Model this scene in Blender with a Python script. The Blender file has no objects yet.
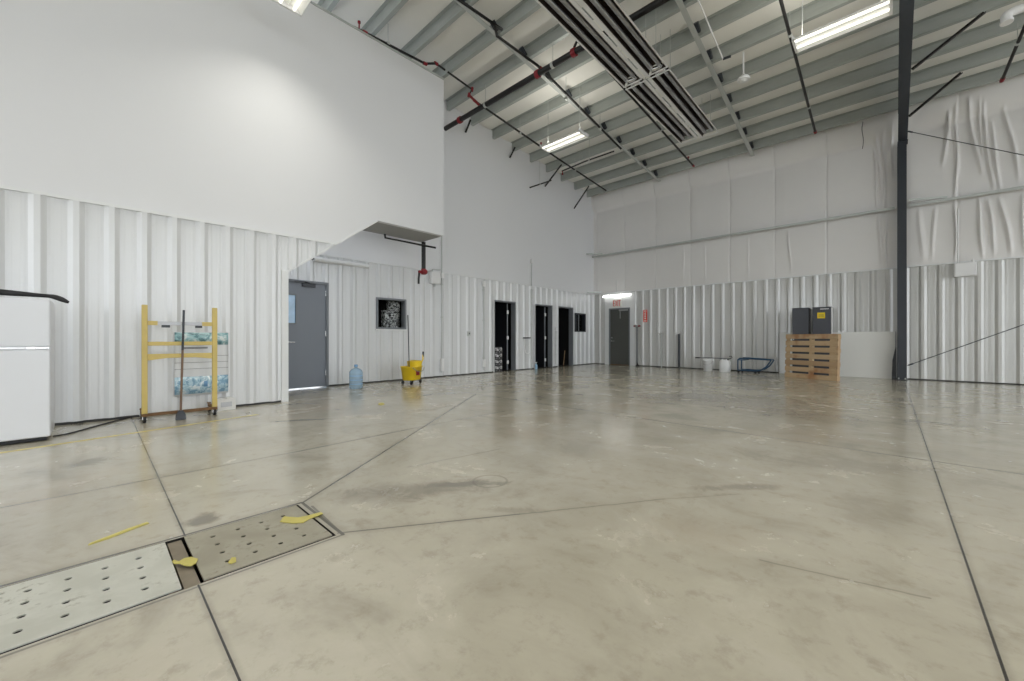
import bpy, math, random
from mathutils import Vector, Matrix
random.seed(7)
R = math.radians
C = bpy.context.scene.collection
SC = bpy.context.scene

# ------------------------------------------------------------------ camera model (1024x681)
CAM_H, F_PX, YAW, HORIZON = 1.05, 399.0, R(43.45), 338.5
FX, FY = -math.sin(YAW), math.cos(YAW)
RX, RY = math.cos(YAW), math.sin(YAW)
def ray(u, v):
    s = (u - 512) / F_PX
    return Vector((FX + RX * s, FY + RY * s, (HORIZON - v) / F_PX))
def on_x(u, v, X):
    d = ray(u, v); return Vector((0, 0, CAM_H)) + d * (X / d.x)
def on_y(u, v, Y):
    d = ray(u, v); return Vector((0, 0, CAM_H)) + d * (Y / d.y)
def on_z(u, v, Z=0.0):
    d = ray(u, v); return Vector((0, 0, CAM_H)) + d * ((Z - CAM_H) / d.z)

# ------------------------------------------------------------------ materials
class NT:
    def __init__(s, name):
        s.m = bpy.data.materials.new(name); s.m.use_nodes = True
        s.t = s.m.node_tree; s.b = s.t.nodes['Principled BSDF']
        s.n = s.t.nodes; s.l = s.t.links
        s._co = None
    def co(s):
        if s._co is None:
            s._co = s.n.new('ShaderNodeTexCoord').outputs['Object']
        return s._co
    def put(s, sock, val):
        if hasattr(val, 'node'): s.l.new(val, sock)
        elif isinstance(val, (tuple, list)):
            sock.default_value = tuple(val) + ((1,) if len(val) == 3 and len(sock.default_value) == 4 else ())
        else: sock.default_value = val
    def math(s, op, a, b=None, c=None, clamp=False):
        n = s.n.new('ShaderNodeMath'); n.operation = op; n.use_clamp = clamp
        s.put(n.inputs[0], a)
        if b is not None: s.put(n.inputs[1], b)
        if c is not None: s.put(n.inputs[2], c)
        return n.outputs[0]
    def noise(s, scale, detail=4, rough=.55, co=None, dist=0):
        n = s.n.new('ShaderNodeTexNoise')
        n.inputs['Scale'].default_value = scale; n.inputs['Detail'].default_value = detail
        n.inputs['Roughness'].default_value = rough; n.inputs['Distortion'].default_value = dist
        s.l.new(co or s.co(), n.inputs['Vector']); return n.outputs['Fac']
    def mapping(s, scale=(1, 1, 1), rot=(0, 0, 0), loc=(0, 0, 0)):
        n = s.n.new('ShaderNodeMapping')
        n.inputs['Scale'].default_value = scale; n.inputs['Rotation'].default_value = rot; n.inputs['Location'].default_value = loc
        s.l.new(s.co(), n.inputs['Vector']); return n.outputs[0]
    def ramp(s, fac, lo, hi):
        if lo > hi: return s.math('SUBTRACT', 1.0, s.ramp(fac, hi, lo))
        n = s.n.new('ShaderNodeMapRange'); n.interpolation_type = 'SMOOTHSTEP'
        s.put(n.inputs[0], fac); n.inputs[1].default_value = lo; n.inputs[2].default_value = hi
        return n.outputs[0]
    def mix(s, fac, a, b, mode='MIX'):
        n = s.n.new('ShaderNodeMix'); n.data_type = 'RGBA'; n.blend_type = mode
        s.put(n.inputs[0], fac); s.put(n.inputs[6], a); s.put(n.inputs[7], b)
        return n.outputs[2]
    def bump(s, h, strength=.2, dist=.01):
        n = s.n.new('ShaderNodeBump'); n.inputs['Strength'].default_value = strength; n.inputs['Distance'].default_value = dist
        s.l.new(h, n.inputs['Height']); s.l.new(n.outputs[0], s.b.inputs['Normal'])

def mat(name, col, rough=.5, metal=0., vary=.06, scale=6., spec=.5, bump=0., emit=None, estr=0., trans=0., ior=1.45, stretch=None):
    k = NT(name)
    co = k.mapping(stretch) if stretch else None
    f = k.noise(scale, 4, co=co)
    d = tuple(max(0, c * (1 - vary)) for c in col); e = tuple(min(1, c * (1 + vary)) for c in col)
    k.put(k.b.inputs['Base Color'], k.mix(f, d, e))
    k.b.inputs['Roughness'].default_value = rough; k.b.inputs['Metallic'].default_value = metal
    k.b.inputs['Specular IOR Level'].default_value = spec
    k.b.inputs['Transmission Weight'].default_value = trans; k.b.inputs['IOR'].default_value = ior
    if bump: k.bump(k.noise(scale * 4, 3, co=co), bump, .01)
    if emit:
        k.b.inputs['Emission Color'].default_value = (*emit, 1); k.b.inputs['Emission Strength'].default_value = estr
    return k.m

M = {}
M['drywall'] = mat('drywall_paint', (.74, .745, .76), .65, vary=.015, scale=.9, spec=.3)
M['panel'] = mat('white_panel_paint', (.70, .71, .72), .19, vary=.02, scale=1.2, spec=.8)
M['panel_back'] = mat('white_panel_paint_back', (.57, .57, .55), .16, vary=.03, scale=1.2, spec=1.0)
M['trim'] = mat('white_trim', (.74, .75, .75), .4, vary=.02)
M['gap_dark'] = mat('shadow_gap_black', (.05, .05, .05), .8)
M['insul'] = mat('white_vinyl_facing', (.76, .745, .73), .38, vary=.025, scale=1.5, spec=.4, bump=.04)
M['roofvinyl'] = mat('roof_vinyl_facing', (.84, .83, .785), .5, vary=.05, scale=1.1, spec=.3, bump=.06)
M['purlin'] = mat('galvanised_purlin', (.40, .425, .405), .42, metal=.25, vary=.14, scale=3, stretch=(1, 4, 4))
M['galv'] = mat('galvanised_angle', (.50, .52, .50), .4, metal=.2, vary=.1, scale=5)
M['column'] = mat('charcoal_steel_paint', (.034, .039, .048), .38, vary=.15, scale=5)
M['blackpipe'] = mat('black_steel_pipe', (.012, .011, .011), .4, vary=.2, scale=9)
M['redfit'] = mat('red_fitting_paint', (.25, .014, .022), .45, vary=.15)
M['white_metal'] = mat('white_enamel', (.78, .78, .78), .3, vary=.015)
M['fridge'] = mat('fridge_enamel', (.74, .755, .79), .3, vary=.015, scale=2)
M['gasket'] = mat('grey_gasket', (.22, .22, .23), .6)
M['chrome'] = mat('chrome_metal', (.7, .7, .7), .2, metal=1, vary=.03)
M['black'] = mat('black_rubber', (.012, .012, .014), .5, vary=.2)
M['blackbag'] = mat('black_plastic_film', (.014, .014, .016), .42, vary=.3, bump=.5, scale=14)
M['yellow'] = mat('yellow_enamel', (.60, .46, .14), .4, vary=.12, scale=8)
M['yellowplastic'] = mat('yellow_plastic', (.80, .56, .015), .35, vary=.06)
M['rust'] = mat('rusty_steel', (.16, .085, .035), .7, vary=.4, scale=14, bump=.2)
M['greyplank'] = mat('grey_alloy_plank', (.42, .42, .43), .4, metal=.4, vary=.1)
M['wood_pole'] = mat('worn_wood_pole', (.2, .13, .09), .6, vary=.3, scale=12, stretch=(1, 1, .15))
M['doorblue'] = mat('blue_grey_door_paint', (.205, .225, .26), .38, vary=.04, scale=2)
M['doorframe'] = mat('grey_door_frame_paint', (.2, .215, .235), .4, vary=.05)
M['dooroff'] = mat('olive_grey_door_paint', (.085, .088, .08), .4, vary=.05)
M['glass_blue'] = mat('reflective_window_glass', (.3, .5, .72), .08, vary=.3, scale=5, spec=.8)
M['dark_glass'] = mat('clear_window_glass', (.9, .92, .92), .03, vary=0, trans=1, ior=1.1)
M['dark_room'] = mat('unlit_room_shade', (.006, .006, .007), .8, vary=.1)
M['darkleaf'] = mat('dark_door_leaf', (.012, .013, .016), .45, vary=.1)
M['crumple'] = None
M['jug'] = mat('blue_water_jug_plastic', (.58, .77, .92), .12, vary=.08, trans=.7, ior=1.2)
M['jugband'] = mat('blue_jug_band', (.18, .36, .6), .25)
M['bucket'] = mat('white_pail_plastic', (.88, .89, .90), .3, vary=.015)
M['bluesteel'] = mat('blue_enamel_tube', (.018, .065, .13), .4, vary=.15)
M['sheet'] = mat('glossy_offwhite_sheet', (.72, .72, .69), .16, vary=.02, scale=1.2)
M['locker'] = mat('charcoal_cabinet_enamel', (.058, .062, .075), .42, vary=.06)
M['yellowlabel'] = mat('yellow_label', (.80, .58, .01), .5)
M['heater'] = mat('aluminised_hood', (.52, .50, .46), .36, metal=.6, vary=.12, scale=4)
M['heaterin'] = mat('dark_brown_reflector', (.06, .047, .04), .35, metal=.75, vary=.25, scale=3)  # dark brown inner face of the hoods
M['heatertube'] = mat('heater_tube_steel', (.42, .42, .43), .33, metal=.75, vary=.2, scale=4)
M['tube_lamp'] = mat('lit_lamp_tube', (1, 1, .95), .4, vary=0, emit=(1, .97, .86), estr=1.6)
M['tube_lamp2'] = mat('lit_door_lamp', (1, 1, .97), .4, vary=0, emit=(1, .99, .95), estr=6)
M['reflector'] = mat('lamp_reflector_enamel', (.82, .82, .8), .3, vary=.01)
M['diffuser'] = mat('unlit_lamp_diffuser', (.78, .79, .79), .3, vary=.02)
M['signwhite'] = mat('sign_white', (.8, .8, .76), .5, vary=.01)
M['signred'] = mat('sign_red', (.72, .06, .03), .5, vary=.03)
M['coverlight'] = None
M['tape'] = mat('yellow_tape', (.56, .49, .13), .5, vary=.12, scale=20)
M['bottle_blue'] = mat('light_blue_bottle', (.3, .5, .68), .3)
M['box_white'] = mat('white_carton', (.74, .74, .72), .6, vary=.05)
M['ground'] = mat('outside_concrete', (.55, .54, .52), .9)

def m_wood():
    k = NT('pallet_pine')
    n1 = k.noise(5, 5, co=k.mapping((1, 1, 14)), dist=.6); n2 = k.noise(2.2, 3)
    c = k.mix(n1, (.40, .27, .15), (.66, .51, .33))
    c = k.mix(k.ramp(n2, .5, .72), c, (.34, .15, .06))
    oi = k.n.new('ShaderNodeObjectInfo').outputs['Random']
    c = k.mix(k.math('MULTIPLY', oi, .45), c, (.52, .33, .16)); c = k.mix(k.ramp(oi, .6, 1.0), c, k.mix(.5, c, (.36, .24, .14)))
    k.put(k.b.inputs['Base Color'], c); k.b.inputs['Roughness'].default_value = .65
    k.bump(n1, .2, .004)
    return k.m
M['pine'] = m_wood()
def m_crumple():
    k = NT('crumpled_film')
    n = k.noise(14, 5, .7, dist=1.5)
    k.put(k.b.inputs['Base Color'], k.mix(k.ramp(n, .44, .58), (.03, .03, .03), (.80, .80, .80)))
    k.b.inputs['Roughness'].default_value = .25; k.bump(n, .8, .02)
    return k.m
M['crumple'] = m_crumple()
def m_cover(name, c1, c2, c3, seed):
    k = NT(name)
    n1 = k.noise(3, 5, .6, co=k.mapping((1, 1, 1), loc=(seed, 0, 0)), dist=.8); n2 = k.noise(26, 4, .65)
    c = k.mix(k.ramp(n1, .38, .62), c1, c2)
    c = k.mix(k.math('MULTIPLY', k.ramp(n2, .5, .7), k.ramp(n1, .5, .66)), c, c3)
    k.put(k.b.inputs['Base Color'], c); k.b.inputs['Roughness'].default_value = .45; k.b.inputs['Metallic'].default_value = .1
    k.bump(n2, .15, .003)
    return k.m
M['coverlight'] = m_cover('worn_white_steel_plate', (.50, .50, .44), (.58, .58, .52), (.26, .25, .19), 2.3)
M['coverdark'] = m_cover('worn_tan_steel_plate', (.31, .285, .215), (.37, .345, .27), (.20, .18, .13), 7.7)
M['pitbeam'] = mat('stained_concrete_rib', (.24, .205, .155), .7, vary=.3, scale=14)
def m_teal(name, a, b, c, sc):
    k = NT(name)
    n = k.noise(sc, 4, .6, dist=1)
    k.put(k.b.inputs['Base Color'], k.mix(k.ramp(n, .42, .5), a, k.mix(k.ramp(n, .52, .62), b, c)))
    k.b.inputs['Roughness'].default_value = .3
    return k.m
M['teal'] = m_teal('teal_print', (.10, .22, .25), (.30, .50, .53), (.70, .76, .76), 7)
M['blueprint'] = m_teal('blue_print', (.20, .36, .50), (.42, .60, .70), (.75, .82, .86), 13)
M['filmwhite'] = mat('white_print_film', (.72, .73, .74), .22, vary=.05, scale=7)

def m_floor():
    k = NT('polished_concrete')
    co = k.co()
    sep = k.n.new('ShaderNodeSeparateXYZ'); k.l.new(co, sep.inputs[0])
    X, Y = sep.outputs[0], sep.outputs[1]
    nb = k.noise(.45, 5, .6, dist=.6); nm = k.noise(1.7, 6, .62, dist=.5); nf = k.noise(9, 6, .7); ns = k.noise(40, 4, .7)
    c = k.mix(k.ramp(nb, .35, .65), (.415, .383, .302), (.505, .47, .378))
    c = k.mix(k.math('MULTIPLY', k.ramp(nm, .48, .7), .5), c, (.60, .56, .465))
    c = k.mix(k.math('MULTIPLY', k.ramp(nm, .50, .28), .6), c, (.285, .255, .195))
    c = k.mix(k.math('MULTIPLY', k.ramp(nf, .50, .70), .5), c, (.30, .265, .20))
    c = k.mix(k.math('MULTIPLY', k.ramp(ns, .6, .8), .25), c, (.26, .23, .18))
    warm = k.noise(.7, 3, .5, co=k.mapping(loc=(11, 4, 0)))
    c = k.mix(k.math('MULTIPLY', k.ramp(warm, .55, .75), .3), c, (.46, .345, .24))
    # long trowel streaks
    st = k.noise(1.2, 5, .6, co=k.mapping((.35, 2.2, 1), rot=(0, 0, R(24))))
    c = k.mix(k.math('MULTIPLY', k.ramp(st, .52, .75), .5), c, (.52, .485, .41))
    c = k.mix(k.math('MULTIPLY', k.ramp(st, .42, .28), .4), c, (.28, .25, .2))
    wob = k.math('MULTIPLY', k.math('SUBTRACT', k.noise(5, 3), .5), .03)
    wob2 = k.math('MULTIPLY', k.math('SUBTRACT', k.noise(4.5, 7, .72, dist=.8), .5), 3.2)
    def blot(cx, cy, rx, ry, rot, dark, amt):
        ca, sa = math.cos(rot), math.sin(rot)
        dx = k.math('SUBTRACT', X, cx); dy = k.math('SUBTRACT', Y, cy)
        a = k.math('DIVIDE', k.math('ADD', k.math('MULTIPLY', dx, ca), k.math('MULTIPLY', dy, sa)), rx)
        b = k.math('DIVIDE', k.math('SUBTRACT', k.math('MULTIPLY', dy, ca), k.math('MULTIPLY', dx, sa)), ry)
        r = k.math('ADD', k.math('SQRT', k.math('ADD', k.math('MULTIPLY', a, a), k.math('MULTIPLY', b, b))), wob2)
        return k.math('MULTIPLY', k.ramp(r, 1.25, .35), amt)
    for px, py, rx, ry, rot, dark, amt in STAINS:
        c = k.mix(blot(px, py, rx, ry, rot, dark, amt), c, dark)
    jm = None
    for (ax, ay), (bx, by), w, dk in JOINTS:
        L = math.hypot(bx - ax, by - ay); ux, uy = (bx - ax) / L, (by - ay) / L
        dx = k.math('SUBTRACT', X, ax); dy = k.math('SUBTRACT', Y, ay)
        t = k.math('ADD', k.math('MULTIPLY', dx, ux), k.math('MULTIPLY', dy, uy))
        tc = k.math('MINIMUM', k.math('MAXIMUM', t, 0), L)
        along = k.math('ABSOLUTE', k.math('SUBTRACT', t, tc))
        d = k.math('ABSOLUTE', k.math('ADD', k.math('SUBTRACT', k.math('MULTIPLY', dx, uy), k.math('MULTIPLY', dy, ux)), wob if w == .008 else 0.0))
        q = k.math('ADD', d, along)
        m = k.math('MULTIPLY', k.ramp(q, w, w * .6), dk)
        soft = k.math('MULTIPLY', k.ramp(q, w * 6, 0), .24 * dk)
        m = k.math('MAXIMUM', m, soft)
        jm = m if jm is None else k.math('MAXIMUM', jm, m)
    # ring mark
    cx, cy = on_z(490, 481).x, on_z(490, 481).y
    dx = k.math('SUBTRACT', X, cx); dy = k.math('SUBTRACT', Y, cy)
    r = k.math('SQRT', k.math('ADD', k.math('MULTIPLY', dx, dx), k.math('MULTIPLY', dy, dy)))
    ring = k.math('MULTIPLY', k.ramp(k.math('ABSOLUTE', k.math('SUBTRACT', r, .125)), .014, .005), .4)
    c = k.mix(ring, c, (.16, .14, .11))
    c = k.mix(jm, c, (.014, .011, .008))
    k.put(k.b.inputs['Base Color'], c)
    rg = k.math('ADD', k.math('MULTIPLY', nm, .22), k.math('MULTIPLY', nf, .10))
    k.put(k.b.inputs['Roughness'], k.math('ADD', rg, .085))
    k.b.inputs['Specular IOR Level'].default_value = .5
    k.b.inputs['Coat Weight'].default_value = .5; k.b.inputs['Coat Roughness'].default_value = .15
    h = k.math('SUBTRACT', k.math('MULTIPLY', ns, .12), jm)
    k.bump(h, .25, .004)
    return k.m
def fl(u, v):
    p = on_z(u, v); return (p.x, p.y)
JOINTS = [
    ((-7.3, .37), (-2.72, .345), .0045, 1.0),
    ((-2.14, .315), (12, .30), .0045, 1.0),
    ((.27, -8), (.25, 14.3), .0055, .95),
    ((-8.9, 5.02), (12, 4.88), .009, .62),
    (fl(302, 503), fl(476, 394), .010, .75),
    ((-4.02, -3.0), fl(300, 451), .009, .6),
    (fl(300, 451), fl(420, 427), .009, .7),
    (fl(420, 427), fl(505, 411), .009, .45),
    (fl(408, 467), fl(500, 449), .008, .4),
    (fl(338, 533), fl(520, 514), .009, .6),
    (fl(520, 514), fl(665, 499), .008, .4),
    (fl(665, 499), fl(740, 494), .008, .22),
    (fl(760, 560), fl(930, 598), .008, .35),
    (fl(0, 592), fl(0.1, 592), .01, .1),
    ((-2.735, -3), (-2.735, .93), .013, .8),
    ((-2.125, -3), (-2.125, .93), .009, .55),
    ((-2.735, .93), (-2.125, .93), .012, .75),
    (fl(312, 506), fl(342, 534), .010, .6),
]
_d = (.15, .13, .10)
STAINS = [
    (*fl(425, 489), .52, .16, R(52), (.19, .165, .125), .55),
    (*fl(370, 498), .30, .12, R(30), (.21, .18, .14), .4),
    (*fl(470, 484), .30, .05, R(50), (.17, .15, .12), .55),
    (*fl(204, 520), .085, .11, R(80), _d, .8),
    (*fl(88, 462), .15, .13, R(60), (.19, .175, .135), .75),
    (*fl(35, 472), .10, .04, R(60), (.22, .20, .16), .4),
    (*fl(230, 431), .16, .10, R(60), (.24, .22, .18), .45),
    (*fl(305, 420), .45, .06, R(60), (.13, .11, .09), .55),
    (*fl(740, 402), 1.7, .95, R(20), (.24, .21, .175), .42),
    (*fl(800, 415), 1.1, .5, R(10), (.25, .21, .17), .4),
    (*fl(690, 396), 1.0, .6, R(30), (.19, .175, .155), .45),
    (*fl(540, 378), .9, .35, R(70), (.2, .19, .165), .45),
    (*fl(500, 384), .7, .35, R(60), (.20, .19, .17), .4),
    (*fl(617, 371), 1.1, .25, R(0), (.085, .08, .07), .75),
    (*fl(558, 374), .5, .18, R(80), (.09, .085, .075), .6),
    (*fl(745, 487), .33, .06, R(48), (.22, .19, .15), .6),
    (*fl(535, 380), .06, .05, 0, (.03, .03, .03), .8),
    (*fl(860, 465), .6, .2, R(30), (.25, .22, .175), .4),
    (*fl(510, 510), .2, .05, R(40), (.2, .18, .14), .4),
]
M['floor'] = m_floor()

# ------------------------------------------------------------------ mesh builder
class MB:
    def __init__(s): s.v, s.f, s.sm = [], [], []
    def add(s, vs, fs, smooth=False):
        o = len(s.v); s.v += [tuple(p) for p in vs]; s.f += [tuple(i + o for i in f) for f in fs]; s.sm += [smooth] * len(fs)
        return s
    def box(s, x0, x1, y0, y1, z0, z1):
        return s.add([(x0, y0, z0), (x1, y0, z0), (x1, y1, z0), (x0, y1, z0), (x0, y0, z1), (x1, y0, z1), (x1, y1, z1), (x0, y1, z1)],
                     [(3, 2, 1, 0), (4, 5, 6, 7), (0, 1, 5, 4), (1, 2, 6, 5), (2, 3, 7, 6), (3, 0, 4, 7)])
    def obox(s, mtx, hx, hy, hz):
        vs = [mtx @ Vector((a * hx, b * hy, c * hz)) for a, b, c in ((-1, -1, -1), (1, -1, -1), (1, 1, -1), (-1, 1, -1), (-1, -1, 1), (1, -1, 1), (1, 1, 1), (-1, 1, 1))]
        return s.add(vs, [(3, 2, 1, 0), (4, 5, 6, 7), (0, 1, 5, 4), (1, 2, 6, 5), (2, 3, 7, 6), (3, 0, 4, 7)])
    def bar(s, p0, p1, w, h, up=(0, 0, 1)):
        p0, p1 = Vector(p0), Vector(p1); d = (p1 - p0); L = d.length; d.normalize()
        u = Vector(up)
        if abs(d.dot(u)) > .98: u = Vector((1, 0, 0))
        a = d.cross(u).normalized(); b = a.cross(d).normalized()
        vs = []
        for p in (p0, p1):
            for i, j in ((-1, -1), (1, -1), (1, 1), (-1, 1)): vs.append(p + a * (i * w / 2) + b * (j * h / 2))
        return s.add(vs, [(3, 2, 1, 0), (4, 5, 6, 7), (0, 1, 5, 4), (1, 2, 6, 5), (2, 3, 7, 6), (3, 0, 4, 7)])
    def angle(s, p0, p1, w, t=.006, up=(0, 0, 1)):          # L section
        p0, p1 = Vector(p0), Vector(p1); d = (p1 - p0).normalized(); u = Vector(up)
        if abs(d.dot(u)) > .98: u = Vector((1, 0, 0))
        a = d.cross(u).normalized(); b = a.cross(d).normalized()
        pr = [(0, 0), (w, 0), (w, t), (t, t), (t, w), (0, w)]
        vs = [p + a * (x - w / 3) + b * (y - w / 3) for p in (p0, p1) for x, y in pr]
        n = 6
        return s.add(vs, [tuple(range(n))[::-1], tuple(range(n, 2 * n))] + [(i, (i + 1) % n, n + (i + 1) % n, n + i) for i in range(n)])
    def cyl(s, p0, p1, r, r2=None, n=14, caps=True):
        p0, p1 = Vector(p0), Vector(p1); r2 = r if r2 is None else r2
        d = (p1 - p0).normalized(); u = Vector((0, 0, 1)) if abs(d.z) < .9 else Vector((1, 0, 0))
        a = d.cross(u).normalized(); b = d.cross(a)
        vs = [p0 + (a * math.cos(2 * math.pi * i / n) + b * math.sin(2 * math.pi * i / n)) * r for i in range(n)]
        vs += [p1 + (a * math.cos(2 * math.pi * i / n) + b * math.sin(2 * math.pi * i / n)) * r2 for i in range(n)]
        s.add(vs, [(i, (i + 1) % n, n + (i + 1) % n, n + i) for i in range(n)], True)
        if caps: s.add(vs, [tuple(range(n))[::-1], tuple(range(n, 2 * n))])
        return s
    def tube(s, pts, r, n=10, sub=0):
        pts = [Vector(p) for p in pts]
        if sub:
            q = []
            for i in range(len(pts) - 1):
                a = pts[max(i - 1, 0)]; b = pts[i]; c = pts[i + 1]; d = pts[min(i + 2, len(pts) - 1)]
                for j in range(sub):
                    t = j / sub
                    q.append(.5 * ((2 * b) + (c - a) * t + (2 * a - 5 * b + 4 * c - d) * t * t + (3 * b - a - 3 * c + d) * t ** 3))
            pts = q + [pts[-1]]
        rs = r if isinstance(r, (list, tuple)) else None
        rings = []; prev = None
        for i, p in enumerate(pts):
            d = ((pts[i + 1] - p).normalized() if i < len(pts) - 1 else Vector((0, 0, 0))) + ((p - pts[i - 1]).normalized() if i else Vector((0, 0, 0)))
            d.normalize()
            if prev is None:
                u = Vector((0, 0, 1)) if abs(d.z) < .9 else Vector((1, 0, 0)); a = d.cross(u).normalized()
            else: a = (prev - d * prev.dot(d)).normalized()
            prev = a; b = d.cross(a)
            if rs:
                f = i / (len(pts) - 1) * (len(rs) - 1); j = min(int(f), len(rs) - 2); rr = rs[j] + (rs[j + 1] - rs[j]) * (f - j)
            else: rr = r
            rings.append([p + (a * math.cos(2 * math.pi * k / n) + b * math.sin(2 * math.pi * k / n)) * rr for k in range(n)])
        vs = [v for g in rings for v in g]
        s.add(vs, [(i * n + k, i * n + (k + 1) % n, (i + 1) * n + (k + 1) % n, (i + 1) * n + k) for i in range(len(pts) - 1) for k in range(n)], True)
        s.add(rings[0], [tuple(range(n))[::-1]]); s.add(rings[-1], [tuple(range(n))])
        return s
    def lathe(s, prof, c=(0, 0, 0), n=24, axis='z'):
        vs = []
        for r, z in prof:
            for k in range(n):
                a = 2 * math.pi * k / n; p = (r * math.cos(a), r * math.sin(a), z)
                if axis == 'x': p = (p[2], p[0], p[1])
                if axis == 'y': p = (p[0], p[2], p[1])
                vs.append((c[0] + p[0], c[1] + p[1], c[2] + p[2]))
        s.add(vs, [(i * n + k, i * n + (k + 1) % n, (i + 1) * n + (k + 1) % n, (i + 1) * n + k) for i in range(len(prof) - 1) for k in range(n)], True)
        if prof[0][0] > 1e-6: s.add(vs[:n], [tuple(range(n))[::-1]])
        if prof[-1][0] > 1e-6: s.add(vs[-n:], [tuple(range(n))])
        return s
    def prism(s, poly, a, b, axis='z'):
        # poly of 2D points extruded between a and b along an axis
        def P(x, y, t): return {'z': (x, y, t), 'x': (t, x, y), 'y': (x, t, y)}[axis]
        n = len(poly); vs = [P(x, y, a) for x, y in poly] + [P(x, y, b) for x, y in poly]
        return s.add(vs, [tuple(range(n))[::-1], tuple(range(n, 2 * n))] + [(i, (i + 1) % n, n + (i + 1) % n, n + i) for i in range(n)])
    def build(s, name, m, parent=None, bevel=0., loc=None, seg=2):
        import bmesh
        me = bpy.data.meshes.new(name); me.from_pydata(s.v, [], s.f); me.update()
        for p, f in zip(me.polygons, s.sm): p.use_smooth = f
        bm = bmesh.new(); bm.from_mesh(me); bmesh.ops.recalc_face_normals(bm, faces=bm.faces); bm.to_mesh(me); bm.free()
        me.materials.append(M[m] if isinstance(m, str) else m)
        o = bpy.data.objects.new(name, me); C.objects.link(o)
        if parent: o.parent = parent
        if loc: o.location = loc
        if bevel:
            b = o.modifiers.new('bevel', 'BEVEL'); b.width = bevel; b.segments = seg; b.limit_method = 'ANGLE'; b.angle_limit = R(40)
        return o

def tag(o, label, cat, group=None):
    o['label'] = label; o['category'] = cat
    if group: o['group'] = group
    return o
def thing(name, label, cat, loc=(0, 0, 0), rotz=0, group=None, rot=None):
    o = bpy.data.objects.new(name, None); C.objects.link(o); o.location = loc
    o.rotation_euler = rot or (0, 0, rotz); o.empty_display_size = .1
    return tag(o, label, cat, group)
def struct(o):
    o['kind'] = 'structure'; return o
def sroot(name, loc=(0, 0, 0)):
    o = bpy.data.objects.new(name, None); C.objects.link(o); o.location = loc; o['kind'] = 'structure'; return o
def copy_tree(o, parent=None):
    c = o.copy(); C.objects.link(c); c.parent = parent
    for ch in list(o.children): copy_tree(ch, c)
    return c

# ------------------------------------------------------------------ building dimensions
XL, XR0, YB = -7.3, -8.95, 14.43          # front wall plane, recess wall plane, back wall plane
YSTEP = 2.25                              # where the front wall stops
PT_F, PT = 2.75, 2.86                     # panel heights
XE, YE = 12.0, -8.0                       # far right and rear of the building
def roof(y): return 6.75 + .085 * (14.3 - y)     # underside of the purlins

# floor with the trench pit
PX0, PX1, PY0, PY1 = -2.715, -2.145, -.30, .90
mb = MB()
xs, ys = [-9.0, PX0, PX1, XE], [YE, PY0, PY1, 14.6]
for i in range(3):
    for j in range(3):
        if i == 1 and j == 1: continue
        mb.add([(xs[i], ys[j], 0), (xs[i + 1], ys[j], 0), (xs[i + 1], ys[j + 1], 0), (xs[i], ys[j + 1], 0)], [(0, 1, 2, 3)])
struct(mb.build('floor', 'floor'))
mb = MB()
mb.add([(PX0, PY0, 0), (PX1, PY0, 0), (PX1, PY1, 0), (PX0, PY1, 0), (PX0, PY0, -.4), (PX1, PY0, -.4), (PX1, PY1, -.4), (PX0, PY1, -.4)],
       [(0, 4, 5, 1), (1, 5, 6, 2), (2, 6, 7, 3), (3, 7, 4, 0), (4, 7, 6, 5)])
struct(mb.build('floor_pit', mat('shaded_pit_concrete', (.012, .011, .010), .9, vary=.3)))  # near-black colour supplies the shade under the cover holes
struct(MB().box(-40, 40, -40, 45, -.62, -.6).build('ground', 'ground'))

# ---- ribbed liner panels
PITCH = .31
RIB = [(-.072, 0), (-.026, .034), (.026, .034), (.072, 0)]
MINOR = [(.085, 0), (.10, .003), (.112, .003), (.127, 0), (.183, 0), (.198, .003), (.21, .003), (.225, 0)]
def profile(a, b, phase):
    pts = []
    k0 = math.floor((a - phase) / PITCH) - 1; k1 = math.ceil((b - phase) / PITCH) + 1
    for k in range(k0, k1 + 1):
        c = phase + k * PITCH
        pts += [(c + t, h) for t, h in RIB + MINOR]
    def h(t):
        for (t0, h0), (t1, h1) in zip(pts, pts[1:]):
            if t0 <= t <= t1: return h0 + (h1 - h0) * (t - t0) / max(1e-9, t1 - t0)
        return 0
    return [(a, h(a))] + [p for p in pts if a < p[0] < b] + [(b, h(b))]
def panel(mb, a, b, z0, z1, phase, place, top=None):
    pr = profile(a, b, phase)
    vs = []
    for t, h in pr:
        vs += [place(t, h, z0 if not callable(z0) else z0(t)), place(t, h, z1 if top is None else top(t))]
    mb.add(vs, [(2 * i, 2 * i + 2, 2 * i + 3, 2 * i + 1) for i in range(len(pr) - 1)])
def px_front(t, h, z): return (XL + h, t, z)
def px_rec(t, h, z): return (XR0 + h, t, z)
def px_back(t, h, z): return (t, YB - h, z)

STZ0, STZ1, STY1, BOXY, BOXZ = 2.16, 3.365, 3.86, 5.47, 6.87
def stair(y): return STZ0 + (y - YSTEP) * (STZ1 - STZ0) / (STY1 - YSTEP)
YD = YSTEP + (PT_F - STZ0) / ((STZ1 - STZ0) / (STY1 - YSTEP))      # where the stair edge meets the panel top
# lower left wall
mb = MB(); panel(mb, YE, YSTEP, .03, PT_F, -.434, px_front)
panel(mb, YSTEP, YD, stair, PT_F, -.434, px_front)
struct(mb.build('wall_left_lower', 'panel'))
struct(MB().box(XL - .10, XL - .004, YE, YSTEP, 0, PT_F).build('wall_left_backing', 'gap_dark'))
struct(MB().box(XL - .004, XL + .004, YE, YSTEP - .05, 0, .03).build('shadow_strip_left', 'gap_dark'))  # black strip paints in the shadow gap under the panels
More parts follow.
